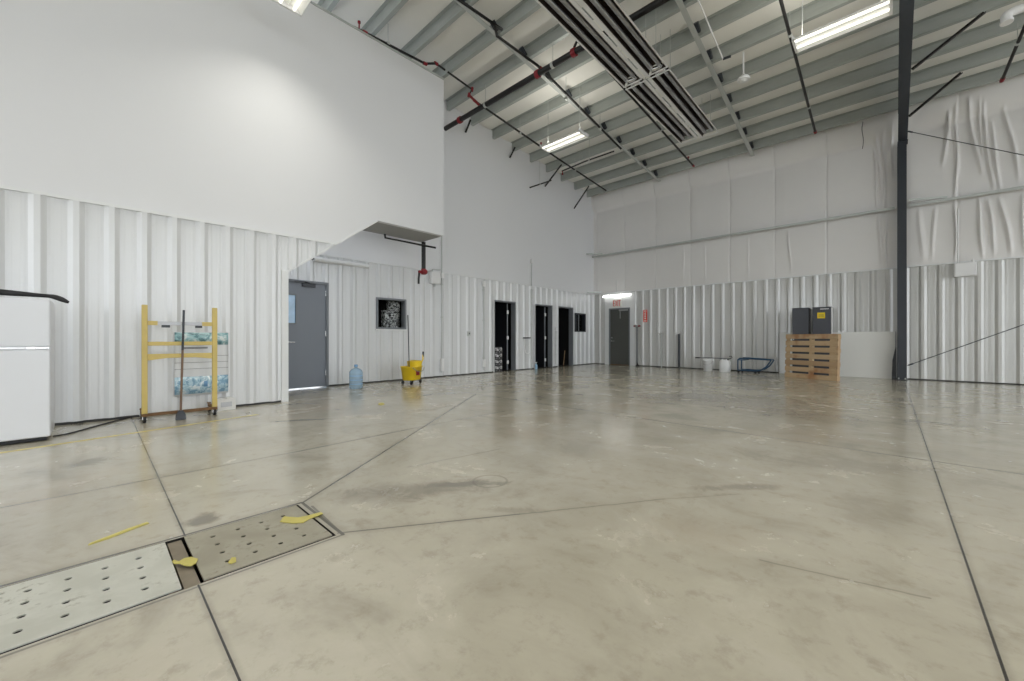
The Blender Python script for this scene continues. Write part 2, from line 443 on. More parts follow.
# upper left wall : drywall box overhanging the alcove, with the raked edge of the stair
poly = [(YE, PT_F + .02), (YD, PT_F + .02), (STY1, STZ1), (BOXY, STZ1), (BOXY, BOXZ), (YE, BOXZ)]
mb = MB().prism(poly, XL - .11, XL, 'x')
struct(mb.build('wall_left_upper', 'drywall'))
mb = MB()
mb.box(-8.2, XL - .11, STY1 - .05, BOXY, STZ1, STZ1 + .12)                       # landing soffit
mb.prism([(YSTEP, STZ0), (STY1, STZ1), (STY1, STZ1 + .15), (YSTEP, STZ0 + .15)], -8.2, XL - .11, 'x')
struct(mb.build('ceiling_landing', mat('soffit_grey_paint', (.36, .36, .35), .6, vary=.02)))
struct(MB().box(-8.2, XL - .11, BOXY - .12, BOXY, STZ1 + .12, BOXZ).build('wall_stair_end', 'drywall'))
struct(MB().box(XR0, XL - .10, YSTEP - .12, YSTEP, 0, STZ0 + .1).build('wall_alcove_side', 'drywall'))
# trims of the left wall
struct(MB().box(XL, XL + .035, YE, YD, PT_F - .005, PT_F + .035).build('trim_1', 'trim'))
mb = MB().bar((XL - .03, YSTEP - .03, STZ0 - .02), (XL - .03, STY1, STZ1 - .01), .09, .035)
mb.box(XL - .11, XL + .035, YSTEP - .09, YSTEP + .012, .0, STZ0 + .02)
struct(mb.build('trim_2', 'trim'))
struct(MB().box(XL - .11, XL + .02, YE, BOXY, BOXZ, BOXZ + .03).build('trim_3', 'galv'))

# recess wall : liner panels with openings
D1 = (2.62, 3.58, 2.27); D2 = (8.61, 9.60, 2.25); D3 = (10.57, 11.56, 2.25); D4 = (11.90, 12.87, 2.25)
W1 = (4.70, 5.51, 1.28, 2.04); W2 = (13.00, 13.74, 1.31, 2.05)
mb = MB(); ph = .12
cur = YSTEP
for (a, b, zt) in (D1,): pass
ops = [(D1[0], D1[1], 0, D1[2]), (W1[0], W1[1], W1[2], W1[3]), (D2[0], D2[1], 0, D2[2]), (D3[0], D3[1], 0, D3[2]), (D4[0], D4[1], 0, D4[2]), (W2[0], W2[1], W2[2], W2[3])]
back = MB()
for a, b, z0, z1 in ops:
    panel(mb, cur, a, .03, PT, ph, px_rec); back.box(XR0 - .12, XR0 - .004, cur, a, 0, PT)
    panel(mb, a, b, z1, PT, ph, px_rec); back.box(XR0 - .12, XR0 - .004, a, b, z1, PT)
    if z0 > 0: panel(mb, a, b, .03, z0, ph, px_rec); back.box(XR0 - .12, XR0 - .004, a, b, 0, z0)
    cur = b
panel(mb, cur, YB, .03, PT, ph, px_rec); back.box(XR0 - .12, XR0 - .004, cur, YB, 0, PT)
struct(mb.build('wall_recess_lower', 'panel'))
struct(back.build('wall_recess_backing', 'gap_dark'))
struct(MB().box(XR0 - .12, XR0, YSTEP - .12, YB + .1, PT + .02, 9.2).build('wall_recess_upper', 'drywall'))
struct(MB().box(XR0 - .004, XR0 + .034, YSTEP, YB, PT - .012, PT + .022).build('trim_4', 'trim'))
# rooms behind the recess openings, their darkness painted in as near-black
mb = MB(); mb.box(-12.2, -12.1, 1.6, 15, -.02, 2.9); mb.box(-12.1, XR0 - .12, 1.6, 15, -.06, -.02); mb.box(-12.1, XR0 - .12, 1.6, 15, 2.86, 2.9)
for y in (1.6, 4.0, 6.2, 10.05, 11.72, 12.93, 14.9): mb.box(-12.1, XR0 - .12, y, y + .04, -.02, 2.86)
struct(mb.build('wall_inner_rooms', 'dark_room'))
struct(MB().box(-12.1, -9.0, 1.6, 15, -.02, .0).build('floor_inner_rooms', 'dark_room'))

# back wall
EX = (-8.25, -7.33, 2.26)
mb = MB(); phb = .60
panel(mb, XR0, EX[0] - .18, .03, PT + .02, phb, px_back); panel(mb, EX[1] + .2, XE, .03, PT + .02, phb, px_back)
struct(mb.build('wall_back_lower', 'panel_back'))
mb = MB().box(XR0, EX[0], YB + .002, YB + .12, 0, PT + .02); mb.box(EX[1], XE, YB + .002, YB + .12, 0, PT + .02); mb.box(EX[0], EX[1], YB + .002, YB + .12, EX[2], PT + .02)
struct(mb.build('wall_back_backing', 'gap_dark'))
mb = MB().box(EX[0] - .19, EX[0], YB - .02, YB + .002, .0, PT); mb.box(EX[1], EX[1] + .21, YB - .02, YB + .002, 0, PT); mb.box(EX[0], EX[1], YB - .02, YB + .002, EX[2], PT)
struct(mb.build('trim_5', 'trim'))
struct(MB().box(XR0 + .05, XE, YB - .045, YB, PT + .012, PT + .045).build('trim_6', 'trim'))
# white faced insulation above, pillowed between seams and wrinkled near the column
FOLDS = [(1.06, .92, 6.5, 5.3, .035, .07), (1.16, 1.16, 6.6, 4.45, .03, .08), (1.02, 1.05, 6.55, 5.6, .02, .05), (1.33, 1.56, 6.7, 4.9, .035, .08), (1.55, 1.75, 6.5, 4.5, .03, .07), (1.68, 1.86, 6.1, 4.45, .028, .07),
         (1.48, 1.62, 6.6, 5.1, .022, .05), (1.9, 2.12, 6.3, 4.6, .03, .07), (2.25, 2.4, 6.6, 4.5, .04, .07), (2.7, 2.6, 6.6, 4.5, .04, .06), (-.26, -.16, 6.5, 4.5, .03, .06), (-.12, -.12, 6.5, 4.5, .025, .06), (-.33, -.22, 6.1, 4.45, .02, .05), (.02, .05, 6.6, 5.2, .025, .06),
         (1.5, 1.6, 4.35, 2.95, .03, .07), (1.64, 1.78, 4.3, 3.0, .03, .07), (1.84, 2.0, 4.3, 2.95, .035, .07), (2.15, 2.2, 4.3, 2.95, .03, .06), (1.16, 1.14, 4.35, 2.9, .025, .05), (-.2, -.18, 4.35, 3.0, .03, .05), (-.05, -.1, 4.35, 2.9, .02, .04), (.55, .6, 4.3, 3.0, .05, .03), (.8, .78, 4.3, 3.0, .03, .03),
         (-3.3, -3.25, 4.3, 3.0, .02, .02), (-4.6, -4.55, 4.3, 3.0, .02, .02), (-5.3, -5.3, 4.3, 3.1, .02, .025), (-2.2, -2.15, 4.3, 3.0, .025, .02)]
def sag(x, z):
    d = 0.0
    k = (x + 1.31) / 1.25; fr = abs(k - round(k)) * 1.25
    band = 1.0 if z > 4.4 else .55
    d += .015 * band * min(1, fr / .25)
    d -= .014 * math.exp(-(fr / .02) ** 2)
    zb = (z - 2.9) / 1.5 if z < 4.4 else (z - 4.4) / 2.4
    d += .03 * math.sin(math.pi * max(0, min(1, zb)))
    for x0, x1, zt, zb_, wd, am in FOLDS:
        if zb_ < z < zt:
            f = (zt - z) / (zt - zb_); xc = x0 + (x1 - x0) * f + .02 * math.sin(z * 3 + x0 * 9)
            g = (x - xc) / wd
            if abs(g) < 3: d += am * math.exp(-g * g) * math.sin(math.pi * min(1, max(0, .08 + f * .92))) ** .6
    d += .006 * math.sin(7.3 * x + 1.1 * z) * (.4 + .6 * math.sin(2.1 * x))
    if z > 6.30: d += .05 * math.sin(min(1, (z - 6.30) / .10) * math.pi / 2) + .17 * math.sin(min(1, (z - 6.30) / .5) * math.pi / 2)
    return d
NX, NZ = 900, 46
mb = MB(); vs = []
for j in range(NZ + 1):
    z = PT + .03 + (7.0 - PT - .03) * j / NZ
    for i in range(NX + 1):
        x = XR0 + (5 - XR0) * i / NX
        vs.append((x, YB - .01 - sag(x, z), z))
mb.add(vs, [(j * (NX + 1) + i, j * (NX + 1) + i + 1, (j + 1) * (NX + 1) + i + 1, (j + 1) * (NX + 1) + i) for j in range(NZ) for i in range(NX)], True)
mb.box(5, XE, YB - .06, YB + .02, PT + .03, 7.0); mb.box(XR0, XE, YB + .03, YB + .12, PT + .02, 7.0)
struct(mb.build('wall_back_upper', 'insul'))

# rear and right walls, out of view; bay openings added to let daylight in
def bays(mb, a0, a1, opens, h, top, put):
    cur = a0
    for o0, o1 in opens: put(mb, cur, o0, 0, top); put(mb, o0, o1, h, top); cur = o1
    put(mb, cur, a1, 0, top)
mb = MB(); bays(mb, -9, XE, [(-7.0, -2.6), (5.4, 9.6)], 4.6, 8.9, lambda m, a, b, z0, z1: m.box(a, b, YE - .15, YE, z0, z1))
struct(mb.build('wall_rear', 'drywall'))
mb = MB(); bays(mb, YE, 14.6, [(-7.6, -1.6), (-.8, 5.6), (6.4, 13.6)], 6.2, 8.9, lambda m, a, b, z0, z1: m.box(XE, XE + .15, a, b, z0, z1))
struct(mb.build('wall_right', 'drywall'))

# ceiling: vinyl faced insulation draped over the purlins
PUR = [13.84 - .88 * k for k in range(15)]
mb = MB(); vs = []; rows = []
ylist = []
allp = [14.72] + PUR + [PUR[-1] - .88 * k for k in range(1, 11)]
for a, b in zip(allp, allp[1:]):
    for t in (0, .15, .35, .5, .65, .85): ylist.append((a + (b - a) * t, math.sin(math.pi * t)))
NXr = 60
for y, sg in ylist:
    for i in range(NXr + 1):
        x = -9.0 + (XE + 9.0) * i / NXr
        vs.append((x, y, roof(y) + .262 - .05 * sg))
n = len(ylist)
mb.add(vs, [(j * (NXr + 1) + i, j * (NXr + 1) + i + 1, (j + 1) * (NXr + 1) + i + 1, (j + 1) * (NXr + 1) + i) for j in range(n - 1) for i in range(NXr)], True)
struct(mb.build('ceiling', 'roofvinyl'))
mb = MB().prism([(-9, roof(-9) + .29), (14.7, roof(14.7) + .29), (14.7, roof(14.7) + .36), (-9, roof(-9) + .36)], -9.1, 12.2, 'x')
struct(mb.build('roof', 'galv'))

# ------------------------------------------------------------------ roof steel
ORD = ['first', 'second', 'third', 'fourth', 'fifth', 'sixth', 'seventh', 'eighth', 'ninth', 'tenth', 'eleventh', 'twelfth', 'thirteenth', 'fourteenth', 'fifteenth']
pm = None
for k, y in enumerate(PUR[:14]):
    if pm is None:
        m_ = MB(); t = .008; z = 0; w = .075; h = .25
        prof = [(-t, 0), (-t, h - t), (-w, h - t), (-w, h), (t * 0, h), (0, t), (w, t), (w, t + .018), (w + t * .6, t + .018), (w + t * .6, 0)]
        m_.prism(prof, 0, XE + 8.9, 'x')
        o = m_.build('purlin', 'purlin'); pm = o
    else:
        o = pm.copy(); C.objects.link(o)
    o.location = (-8.93, y, roof(y))
    tag(o, 'grey steel roof purlin, ' + (ORD[k] + ' out from the back wall' if k else 'the one closest to the back wall'), 'roof beam', 'roof purlins')

# bridging straps running across the undersides of the purlins, clip by clip
def strap(label, x, y0, y1, drift, wd):
    t_ = thing('bridging_strap', label, 'roof brace', (x, y0, roof(y0) - .02), group='purlin bridging')
    m_ = MB()
    segs = [y0] + [p for p in sorted(PUR) if y0 < p < y1] + [y1]
    sl = -.085
    m_.bar((0, 0, 0), (drift, y1 - y0, (y1 - y0) * sl), wd, .012)
    m_.build('flat_bar', 'galv', t_)
    for y in [p for p in sorted(PUR) if y0 < p < y1]:
        dx = drift * (y - y0) / (y1 - y0); c = MB().bar((dx + .05, y - y0 - .055, (y - y0) * sl + .06), (dx + .05, y - y0 - .21, (y - y0) * sl + .17), .09, .07)
        c.build('clip', 'column', t_)
    return t_
strap('galvanised bridging strap across the purlins, left of the tube heaters', -6.02, 3.9, 14.2, -.03, .09)
strap('galvanised bridging strap across the purlins, right of the tube heaters', -2.78, 6.0, 14.2, -.32, .10)

# main frame: tapered column and rafter, one rigid piece each
CX = .22
t_ = thing('steel_column', 'dark charcoal steel column standing at the back wall', 'column', (CX, 14.06, 0))
t_['kind'] = 'thing'
m_ = MB(); m_.box(-.085, .085, 0, .014, 0, 6.0); m_.build('front_flange', 'column', t_)
m_ = MB(); m_.box(-.006, .006, .014, .24, 0, 6.0); m_.build('web', 'column', t_)
m_ = MB(); m_.box(-.085, .085, .24, .254, 0, 6.0); m_.build('rear_flange', 'column', t_)
MB().box(-.10, .10, -.05, .30, 0, .022).build('base_plate', 'column', t_)
for sx in (-.06, .06): MB().cyl((sx, -.028, .02), (sx, -.028, .06), .014).build('anchor_bolt', 'galv', t_)
t_ = thing('steel_rafter', 'dark charcoal steel rafter running up the roof from the column', 'roof beam', (CX + .012, 14.06, 6.0), rotz=R(-.35))
def rb(y): return 6.03 + max(0, (14.06 - y)) * .098 if y < 14.06 else 6.03
ya, yb_ = 14.3, -6.0
def rel(y, z): return (y - 14.06, z - 6.0)
m_ = MB(); m_.prism([rel(14.06, 6.03), rel(-6, rb(-6)), rel(-6, rb(-6) + .016), rel(14.06, 6.046)], -.085, .085, 'x'); m_.build('bottom_flange', 'column', t_)
m_ = MB(); m_.prism([rel(14.06, 6.046), rel(-6, rb(-6) + .016), rel(-6, roof(-6) - .03), rel(14.06, roof(14.06) - .03)], -.006, .006, 'x'); m_.build('web', 'column', t_)
m_ = MB(); m_.prism([rel(14.06, roof(14.06) - .03), rel(-6, roof(-6) - .03), rel(-6, roof(-6) - .014), rel(14.06, roof(14.06) - .014)], -.085, .085, 'x'); m_.build('top_flange', 'column', t_)
m_ = MB(); m_.box(-.095, .095, -.03, .26, .004, .026)
for sx in (-.06, .06):
    for sy in (.03, .2): m_.cyl((sx, sy, -.0), (sx, sy, .05), .014, n=6)
m_.build('splice_plate', 'column', t_)

# flange braces
def brace(label, p0, p1):
    p0, p1 = Vector(p0), Vector(p1)
    t_ = thing('flange_brace', label, 'brace', p0, group='black flange braces')
    MB().angle((0, 0, 0), p1 - p0, .06, .008).build('angle_bar', 'blackpipe', t_)
    d = (p1 - p0).normalized()
    for e_ in (d * .05, p1 - p0 - d * .05): MB().cyl(e_ + Vector((0, -.02, 0)), e_ + Vector((0, .02, 0)), .016, n=6).build('bolt', 'blackpipe', t_)
brace('long black brace from rafter to purlin, higher of the two beside the column', (.32, 11.15, 6.36), (1.25, 11.15, roof(11.15) - .05))
brace('black brace from rafter knee to purlin, lower of the two beside the column', (.32, 12.98, 6.17), (1.13, 12.98, roof(12.98) - .05))
brace('black brace under a purlin on the white wall, closest to the back corner', on_x(574, 208.5, -8.955), on_y(588.9, 186.0, on_x(574, 208.5, -8.955).y))
brace('black brace on the white wall beside the short sprinkler branch', on_x(545, 186.3, -8.955), on_y(561.5, 164.5, on_x(545, 186.3, -8.955).y))
brace('short black brace high on the white wall, left of the lit ceiling lamp', on_x(509.8, 157.8, -8.955), on_y(515, 147, on_x(509.8, 157.8, -8.955).y))
brace('short black brace on the white wall below the red pipe joint', on_x(465.5, 132.5, -8.955), on_y(470.6, 119.5, on_x(465.5, 132.5, -8.955).y))

# girts along the back wall
gz = 4.40
def girt(label, x0, x1):
    m_ = MB(); prof = [(14.20, gz - .07), (14.20, gz - .058), (14.20 + .0, gz + .0), (14.20, gz + .0)]
    m_ = MB(); prof = [(14.40, gz + .035), (14.20, gz + .035), (14.20, gz - .03), (14.207, gz - .03), (14.207, gz + .028), (14.40, gz + .028)]
    m_.prism([(a - 14.2, b - gz) for a, b in prof], x0, x1, 'x')
    o = m_.build('wall_girt', 'galv', loc=(0, 14.2, gz)); tag(o, label, 'wall beam', 'back wall girts'); return o
girt('light steel girt on the back wall, left of the dark column', XR0 + .03, CX - .13)
girt('light steel girt on the back wall, right of the dark column', CX + .13, XE - .05)
def girt_brace(label, p0, p1):
    m_ = MB(); p0, p1 = Vector(p0), Vector(p1); m_.bar((0, 0, 0), p1 - p0, .035, .05)
    o = m_.build('girt_brace', 'galv', loc=p0); tag(o, label, 'brace', 'girt braces')
girt_brace('small horizontal brace from the dark column to the girt', (CX + .13, 14.02, gz + .10), (1.0, 14.19, gz + .06))
girt_brace('small horizontal brace in the back left corner at girt height', (-8.93, 13.80, gz + .07), (-8.42, 14.19, gz + .06))
girt_brace('small horizontal brace in the back left corner above the exit lamp', (-8.90, 13.85, PT + .05), (-8.55, 14.36, PT + .08))

# diagonal brace rods right of the column
for lab, p0, p1 in (('thin steel brace rod slanting down from the top of the column', (.315, 14.16, 6.28), (9.4, 14.16, .40)),
                    ('thin steel brace rod slanting up from the foot of the column', (.315, 14.08, .37), (9.4, 14.08, 5.30))):
    t_ = thing('brace_rod', lab, 'brace rod', p0, group='wall brace rods')
    p0, p1 = Vector(p0), Vector(p1); d = (p1 - p0).normalized()
    MB().cyl((0, 0, 0), p1 - p0, .0095, n=8).build('rod', 'column', t_)
    MB().cyl(d * .02, d * .12, .019, n=8).build('turnbuckle', 'column', t_)

# ------------------------------------------------------------------ sprinkler pipes
def pipe(name, label, pts, r, fits=(), heads=(), hangers=(), mat_='blackpipe', cat='pipe', group='sprinkler pipes'):
    pts = [Vector(p) for p in pts]; o0 = pts[0]
    t_ = thing(name, label, cat, o0, group=group)
    MB().tube([p - o0 for p in pts], r, 12).build('pipe_run', mat_, t_)
    for p, d in fits:
        p, d = Vector(p) - o0, Vector(d).normalized()
        MB().cyl(p - d * .045, p + d * .045, r * 1.38, n=12).build('coupling', 'redfit', t_)
    for p, h in heads:
        p = Vector(p) - o0
        m_ = MB(); m_.cyl(p, p + Vector((0, 0, h)), .014, n=8); m_.cyl(p + Vector((0, 0, h)), p + Vector((0, 0, h + math.copysign(.03, h))), .03, n=10)
        m_.build('sprinkler_head', 'redfit', t_)
    for p in hangers:
        p = Vector(p); m_ = MB(); q = p - o0
        m_.cyl(q + Vector((0, 0, r + .004)), Vector((q.x, q.y, roof(p.y) - o0.z - .03)), .006, n=6)
        m_.cyl(q - Vector((.0, .0, 0)) + Vector((.03, 0, 0)), q + Vector((-.03, 0, 0)), r + .008, n=10) if abs((pts[-1] - pts[0]).normalized().x) > .7 else m_.cyl(q + Vector((0, .03, 0)), q + Vector((0, -.03, 0)), r + .008, n=10)
        m_.build('hanger', 'galv', t_)
    return t_
Ym, Zm = 6.75, 6.86
pipe('sprinkler_main', 'thick black sprinkler main passing above the tube heaters', [(-8.94, Ym, Zm), (-.05, Ym, Zm)], .062,
     fits=[((-8.30, Ym, Zm), (1, 0, 0)), ((-5.62, Ym, Zm), (1, 0, 0)), ((-4.66, Ym, Zm), (1, 0, 0)), ((-1.48, Ym, Zm), (1, 0, 0))],
     hangers=[(-7.3, Ym, Zm), (-5.2, Ym, Zm), (-2.4, Ym, Zm)])
Xp = -7.55
P = [on_x(300, 2, Xp), on_x(365, 32.5, Xp), on_x(425, 63.6, Xp)]
q = on_x(436, 63.5, Xp); q2 = on_x(472, 89.4, Xp); q3 = on_x(469, 95, Xp); q4 = on_x(475, 101, Xp); q5 = on_x(487, 110.7, Xp - .0); q6 = on_x(560, 160, Xp); q7 = on_x(606, 190.5, Xp)
t_ = pipe('sprinkler_branch', 'black sprinkler branch with red joints along the top of the white wall', [P[0], P[1], P[2], q, q2, q3, q4, q6, q7], .026,
     fits=[(P[1], P[2] - P[1]), (P[2], (0, 1, .1)), (q, (0, 1, 0)), (q2, (0, .2, 1)), (q3, (0, .2, 1)), (q4, (0, 1, -.2))],
     heads=[(P[1] + Vector((0, -.12, 0)), .12), (on_x(541, 147, Xp), .10)], hangers=[on_x(446, 70.5, Xp), on_x(520, 133, Xp), on_x(388, 43.6, Xp), on_x(575, 170, Xp)])
MB().tube([q3 - t_.location, Vector((q3.x, Ym, Zm + .10)) - t_.location], .03, 10).build('riser', 'redfit', t_)
Xq = -5.6
a0 = on_x(430, -20, -5.75); a1 = on_x(502, 29.5, -5.75)
b0 = on_x(497, 36, Xq); b1 = on_x(541, 75.4, Xq); b2 = on_x(621, 148.8, Xq)
t_ = pipe('sprinkler_branch', 'black sprinkler branch running left of the tube heaters over the lit lamp', [a0, a1, b0 + Vector((0, -.06, .16)), b0, b1 + Vector((0, -.15, .16)), b1 + Vector((0, .15, .13)), b2], .028,
     fits=[(b1 + Vector((0, 0, .15)), (0, 1, -.1))], hangers=[on_x(566, 98.5, Xq), on_x(600, 129, Xq)])
c0 = on_y(614, 151.2, 10.36); c1 = on_y(562, 169.5, 10.36)
pipe('sprinkler_spur', 'thin black sprinkler arm branching left toward the white wall', [c0 + Vector((.0, 0, 0)), c0.lerp(c1, .5), c1 + Vector((0, 0, -.05))], .02, heads=[(c1 + Vector((.02, 0, -.05)), -.09)], hangers=[c0.lerp(c1, .45)])
d0 = on_x(530, 187.5, -8.6); d1 = on_x(551, 180.5, -8.6)
pipe('sprinkler_spur', 'short black sprinkler arm hanging close to the white wall', [d0, d1], .022, hangers=[d0.lerp(d1, .45)])
X3 = -4.65
e0 = on_x(602, 64, X3); e1 = on_x(694, 166.5, X3)
pipe('sprinkler_branch', 'black sprinkler branch ending near the back wall under the heaters', [Vector((X3, Ym, Zm + .105)), Vector((X3, Ym + .1, e0.z)), e0, e1], .027, fits=[(e1 + (e0 - e1).normalized() * .08, e1 - e0)], hangers=[e0.lerp(e1, .55)], heads=[(e1 + (e0 - e1).normalized() * .5, .08)])
f0 = on_x(776, -18, -1.34); f1 = on_x(815.5, 133, -1.42)
pipe('sprinkler_branch', 'black sprinkler branch between the bright double lamp and the bell lamp', [f0, f1], .027, fits=[(f1 + (f0 - f1).normalized() * .06, f1 - f0)], hangers=[f0.lerp(f1, .25), f0.lerp(f1, .75)])
g1 = on_y(1001.5, 81.5, 12.95); g0 = on_y(1028, 19, 11.3)
pipe('sprinkler_branch', 'black sprinkler branch with red tip right of the column', [g0, g1], .027, fits=[(g1 + (g0 - g1).normalized() * .06, g1 - g0)], hangers=[g0.lerp(g1, .35)])
# standpipe under the landing
X6 = -8.12
s0 = on_x(423.6, 240.5, X6); s1 = on_x(421.5, 270, X6)
r0 = on_x(382.5, 232, X6); r1 = on_x(383, 237.8, X6); r2 = on_x(431, 248, X6)
sz = s0.y
t_ = thing('standpipe', 'black sprinkler drop with red valve under the landing', 'pipe', (X6, sz, s1.z - .2))
o0 = Vector((X6, sz, s1.z - .2))
MB().cyl((0, 0, .2), (0, 0, STZ1 - .006 - o0.z), .05).build('riser', 'blackpipe', t_)
MB().tube([Vector((X6 + .1, r0.y, STZ1 - .03)) - o0, Vector((X6 + .1, r1.y, r2.z - .0)) - o0, Vector((X6 + .1, r2.y + .06, r2.z)) - o0], .024, 10).build('cross_arm', 'blackpipe', t_)
m_ = MB().cyl((0, 0, .10), (0, 0, .23), .058); m_.cyl((0, -.13, .15), (0, .08, .15), .036); m_.build('valve_body', 'redfit', t_)
m_ = MB().lathe([(.02, -.02), (.055, -.01), (.055, .01), (.02, .02)], (.12, -.03, .15), axis='x'); m_.cyl((.04, -.03, .15), (.12, -.03, .15), .015); m_.build('hand_wheel', 'redfit', t_)
m_ = MB().tube([(0, -.12, .12), (0, -.14, -.02), (0, -.14, -.14)], .024, 10); m_.build('drain_pipe', 'blackpipe', t_)

# ------------------------------------------------------------------ tube heaters
def heater_proto():
    L, W, Wt, H = 1.0, .37, .20, .17
    return L, W, Wt, H
def heater(label, xc, y0, y1, z0, z1):
    t_ = thing('tube_heater', label, 'heater', (xc, y0, z0), group='radiant tube heaters')
    L = y1 - y0; dz = z1 - z0
    th = .004
    out = [(-.185, -.005), (-.19, .03), (-.11, .165), (.11, .165), (.19, .03), (.185, -.005)]
    inn = [(.175, 0), (.178, .03), (.103, .153), (-.103, .153), (-.178, .03), (-.175, 0)]
    def ext(prof, closed, name, m):
        mm = MB(); vs = [(x, 0, z) for x, z in prof] + [(x, L, z + dz) for x, z in prof]; n = len(prof)
        mm.add(vs, [(i, i + 1, n + i + 1, n + i) for i in range(n - 1)]); return mm.build(name, m, t_)
    ext(out, False, 'hood', 'heater'); ext(inn, False, 'reflector', 'heaterin')
    mm = MB()
    for sx in (-1, 1):
        wl = .245 if (sx > 0) == (xc < -3.5) else .205
        mm.add([(sx * .175, 0, 0), (sx * wl, 0, -.004), (sx * .175, L, dz), (sx * wl, L, dz - .004), (sx * .175, 0, .005), (sx * wl, 0, .001), (sx * .175, L, dz + .005), (sx * wl, L, dz + .001)], [(0, 1, 3, 2), (4, 6, 7, 5), (1, 5, 7, 3), (0, 4, 5, 1), (2, 3, 7, 6)])
    mm.build('lip', 'white_metal', t_)
    for sx in (-.085, .085):
        MB().cyl((sx, .12, .05), (sx, L - .12, .05 + dz), .042, n=14).build('burner_tube', 'heatertube', t_)
    a = [(-.085, .14, .05), (-.085, .06, .05), (-.03, .035, .05), (.03, .035, .05), (.085, .06, .05), (.085, .14, .05)]
    MB().tube(a, .043, 12, sub=4).build('return_bend', 'chrome', t_)
    for yy in (.01, L - .01): MB().bar((-.2, yy, -.012 + dz * yy / L), (.2, yy, -.012 + dz * yy / L), .03, .012).build('cross_bar', 'white_metal', t_)
    for yy in (.3, L - .3):
        zz = .165 + dz * yy / L
        m_ = MB()
        for sx in (-.1, .1): m_.cyl((sx, yy, zz), (sx, yy, roof(y0 + yy) - z0 - .01), .005, n=6)
        m_.build('hanger', 'galv', t_)
hz = lambda y: 6.22 + (10.76 - y) * .022
heater('radiant tube heater, far half of the left row above the floor centre', -3.83, 7.72, 10.76, hz(7.72), hz(10.76))
heater('radiant tube heater, far half of the right row, ending nearest the back wall', -3.31, 7.72, 10.80, hz(7.72), hz(10.80))
heater('radiant tube heater, near half of the left row with dark reddish inside', -3.83, 2.2, 7.64, hz(2.2), hz(7.64))
heater('radiant tube heater, near half of the right row with a shiny return bend', -3.31, 2.2, 7.64, hz(2.2), hz(7.64))
# the return bend of the near right heater sits at its far end
for o in [o for o in bpy.data.objects if o.name.startswith('return_bend')]:
    if o.parent.location.y < 3:
        L = 7.64 - 2.2; o.rotation_euler = (0, 0, math.pi); o.location = (0, L, hz(7.64) - hz(2.2))

# ------------------------------------------------------------------ lamps
def lamp(label, x0, x1, yc, z, en=13, up=0, sp=128):
    L = x1 - x0
    t_ = thing('ceiling_lamp', label, 'ceiling lamp', (x0, yc, z), group='suspended double tube lamps')
    m_ = MB(); prof = [(-.20, 0), (-.20, .012), (-.13, .075), (.13, .075), (.20, .012), (.20, 0), (.192, 0), (.186, .012), (.125, .066), (.03, .066), (0, .03), (-.03, .066), (-.125, .066), (-.186, .012), (-.192, 0)]
    m_.prism(prof, 0, L, 'x'); m_.build('reflector', 'reflector', t_)
    for xx in (0, L - .035): MB().box(xx, xx + .035, -.20, .20, -.002, .075).build('end_cap', 'white_metal', t_)
    MB().box(.2, L - .2, -.06, .06, .075, .12).build('ballast_box', 'white_metal', t_)
    for yy in (-.095, .095): MB().cyl((.035, yy, .028), (L - .035, yy, .028), .019, n=12).build('lamp_tube', 'tube_lamp', t_)
    for xx in (.12, L - .12):
        MB().cyl((xx, 0, .12 if .2 < xx < L - .2 else .075), (xx, 0, roof(yc) - z - .005), .006, n=6).build('chain', 'galv', t_)
    for yy in (-.095, .095):
        L_ = bpy.data.lights.new('tube_light', 'AREA'); L_.shape = 'RECTANGLE'; L_.size = L - .09; L_.size_y = .026; L_.energy = en; L_.spread = R(sp); L_.color = (1, .97, .88)
        q = bpy.data.objects.new('tube_light', L_); C.objects.link(q); q.location = (x0 + L / 2, yc + yy, z + .008)
    if up: up_light(x0 + L / 2, yc, z + .14, up)
    return t_
def up_light(x, y, z, e):
    L_ = bpy.data.lights.new('lamp_uplight', 'AREA'); L_.shape = 'RECTANGLE'; L_.size = 1.1; L_.size_y = .2; L_.energy = e; L_.color = (1, .97, .88)
    q = bpy.data.objects.new('lamp_uplight', L_); C.objects.link(q); q.location = (x, y, z); q.rotation_euler = (math.pi, 0, 0)
lamp('lit double tube lamp at the left, close to the upper white wall', -6.60, -5.36, 2.03, 6.02)
lamp('lit double tube lamp hanging near the far white wall, farthest from the viewer', -6.61, -5.38, 8.22, 6.0, 10, 13, 95)
lamp('lit double tube lamp hanging beside the dark rafter, brightest overhead', -1.19, .03, 8.22, 6.0, 6, 20)
# wall strip lamp over the alcove door (unlit)
p0 = on_x(313, 263, -8.88); p1 = on_x(369, 272, -8.88); zc = 2.74
t_ = thing('strip_lamp', 'unlit white strip lamp on the ribbed wall beside the grey alcove door', 'wall lamp', (XR0 + .035, p0.y, zc))
L = p1.y - p0.y
m_ = MB().box(0, .05, 0, L, -.045, .045); m_.build('housing', 'white_metal', t_)
m_ = MB().cyl((.055, .02, 0), (.055, L - .02, 0), .042, n=16); m_.build('diffuser', 'diffuser', t_)
m_ = MB().cyl((.03, -.05, .02), (.03, .02, .0), .03, n=10); m_.cyl((.0, -.06, .07), (.04, -.06, .0), .012); m_.build('cord_gland', 'black', t_)
# lit strip above the exit door
t_ = thing('strip_lamp', 'lit white strip lamp over the exit door on the back wall', 'wall lamp', (-8.50, YB - .05, 2.76))
MB().box(0, 1.24, 0, .045, -.035, .06).build('housing', 'white_metal', t_)
MB().cyl((.02, -.03, -.01), (1.22, -.03, -.01), .032, n=14).build('lamp_tube', 'tube_lamp2', t_)
m_ = MB().cyl((.62, -.01, .06), (.60, -.03, .62), .006, n=6); m_.build('cord', 'galv', t_)
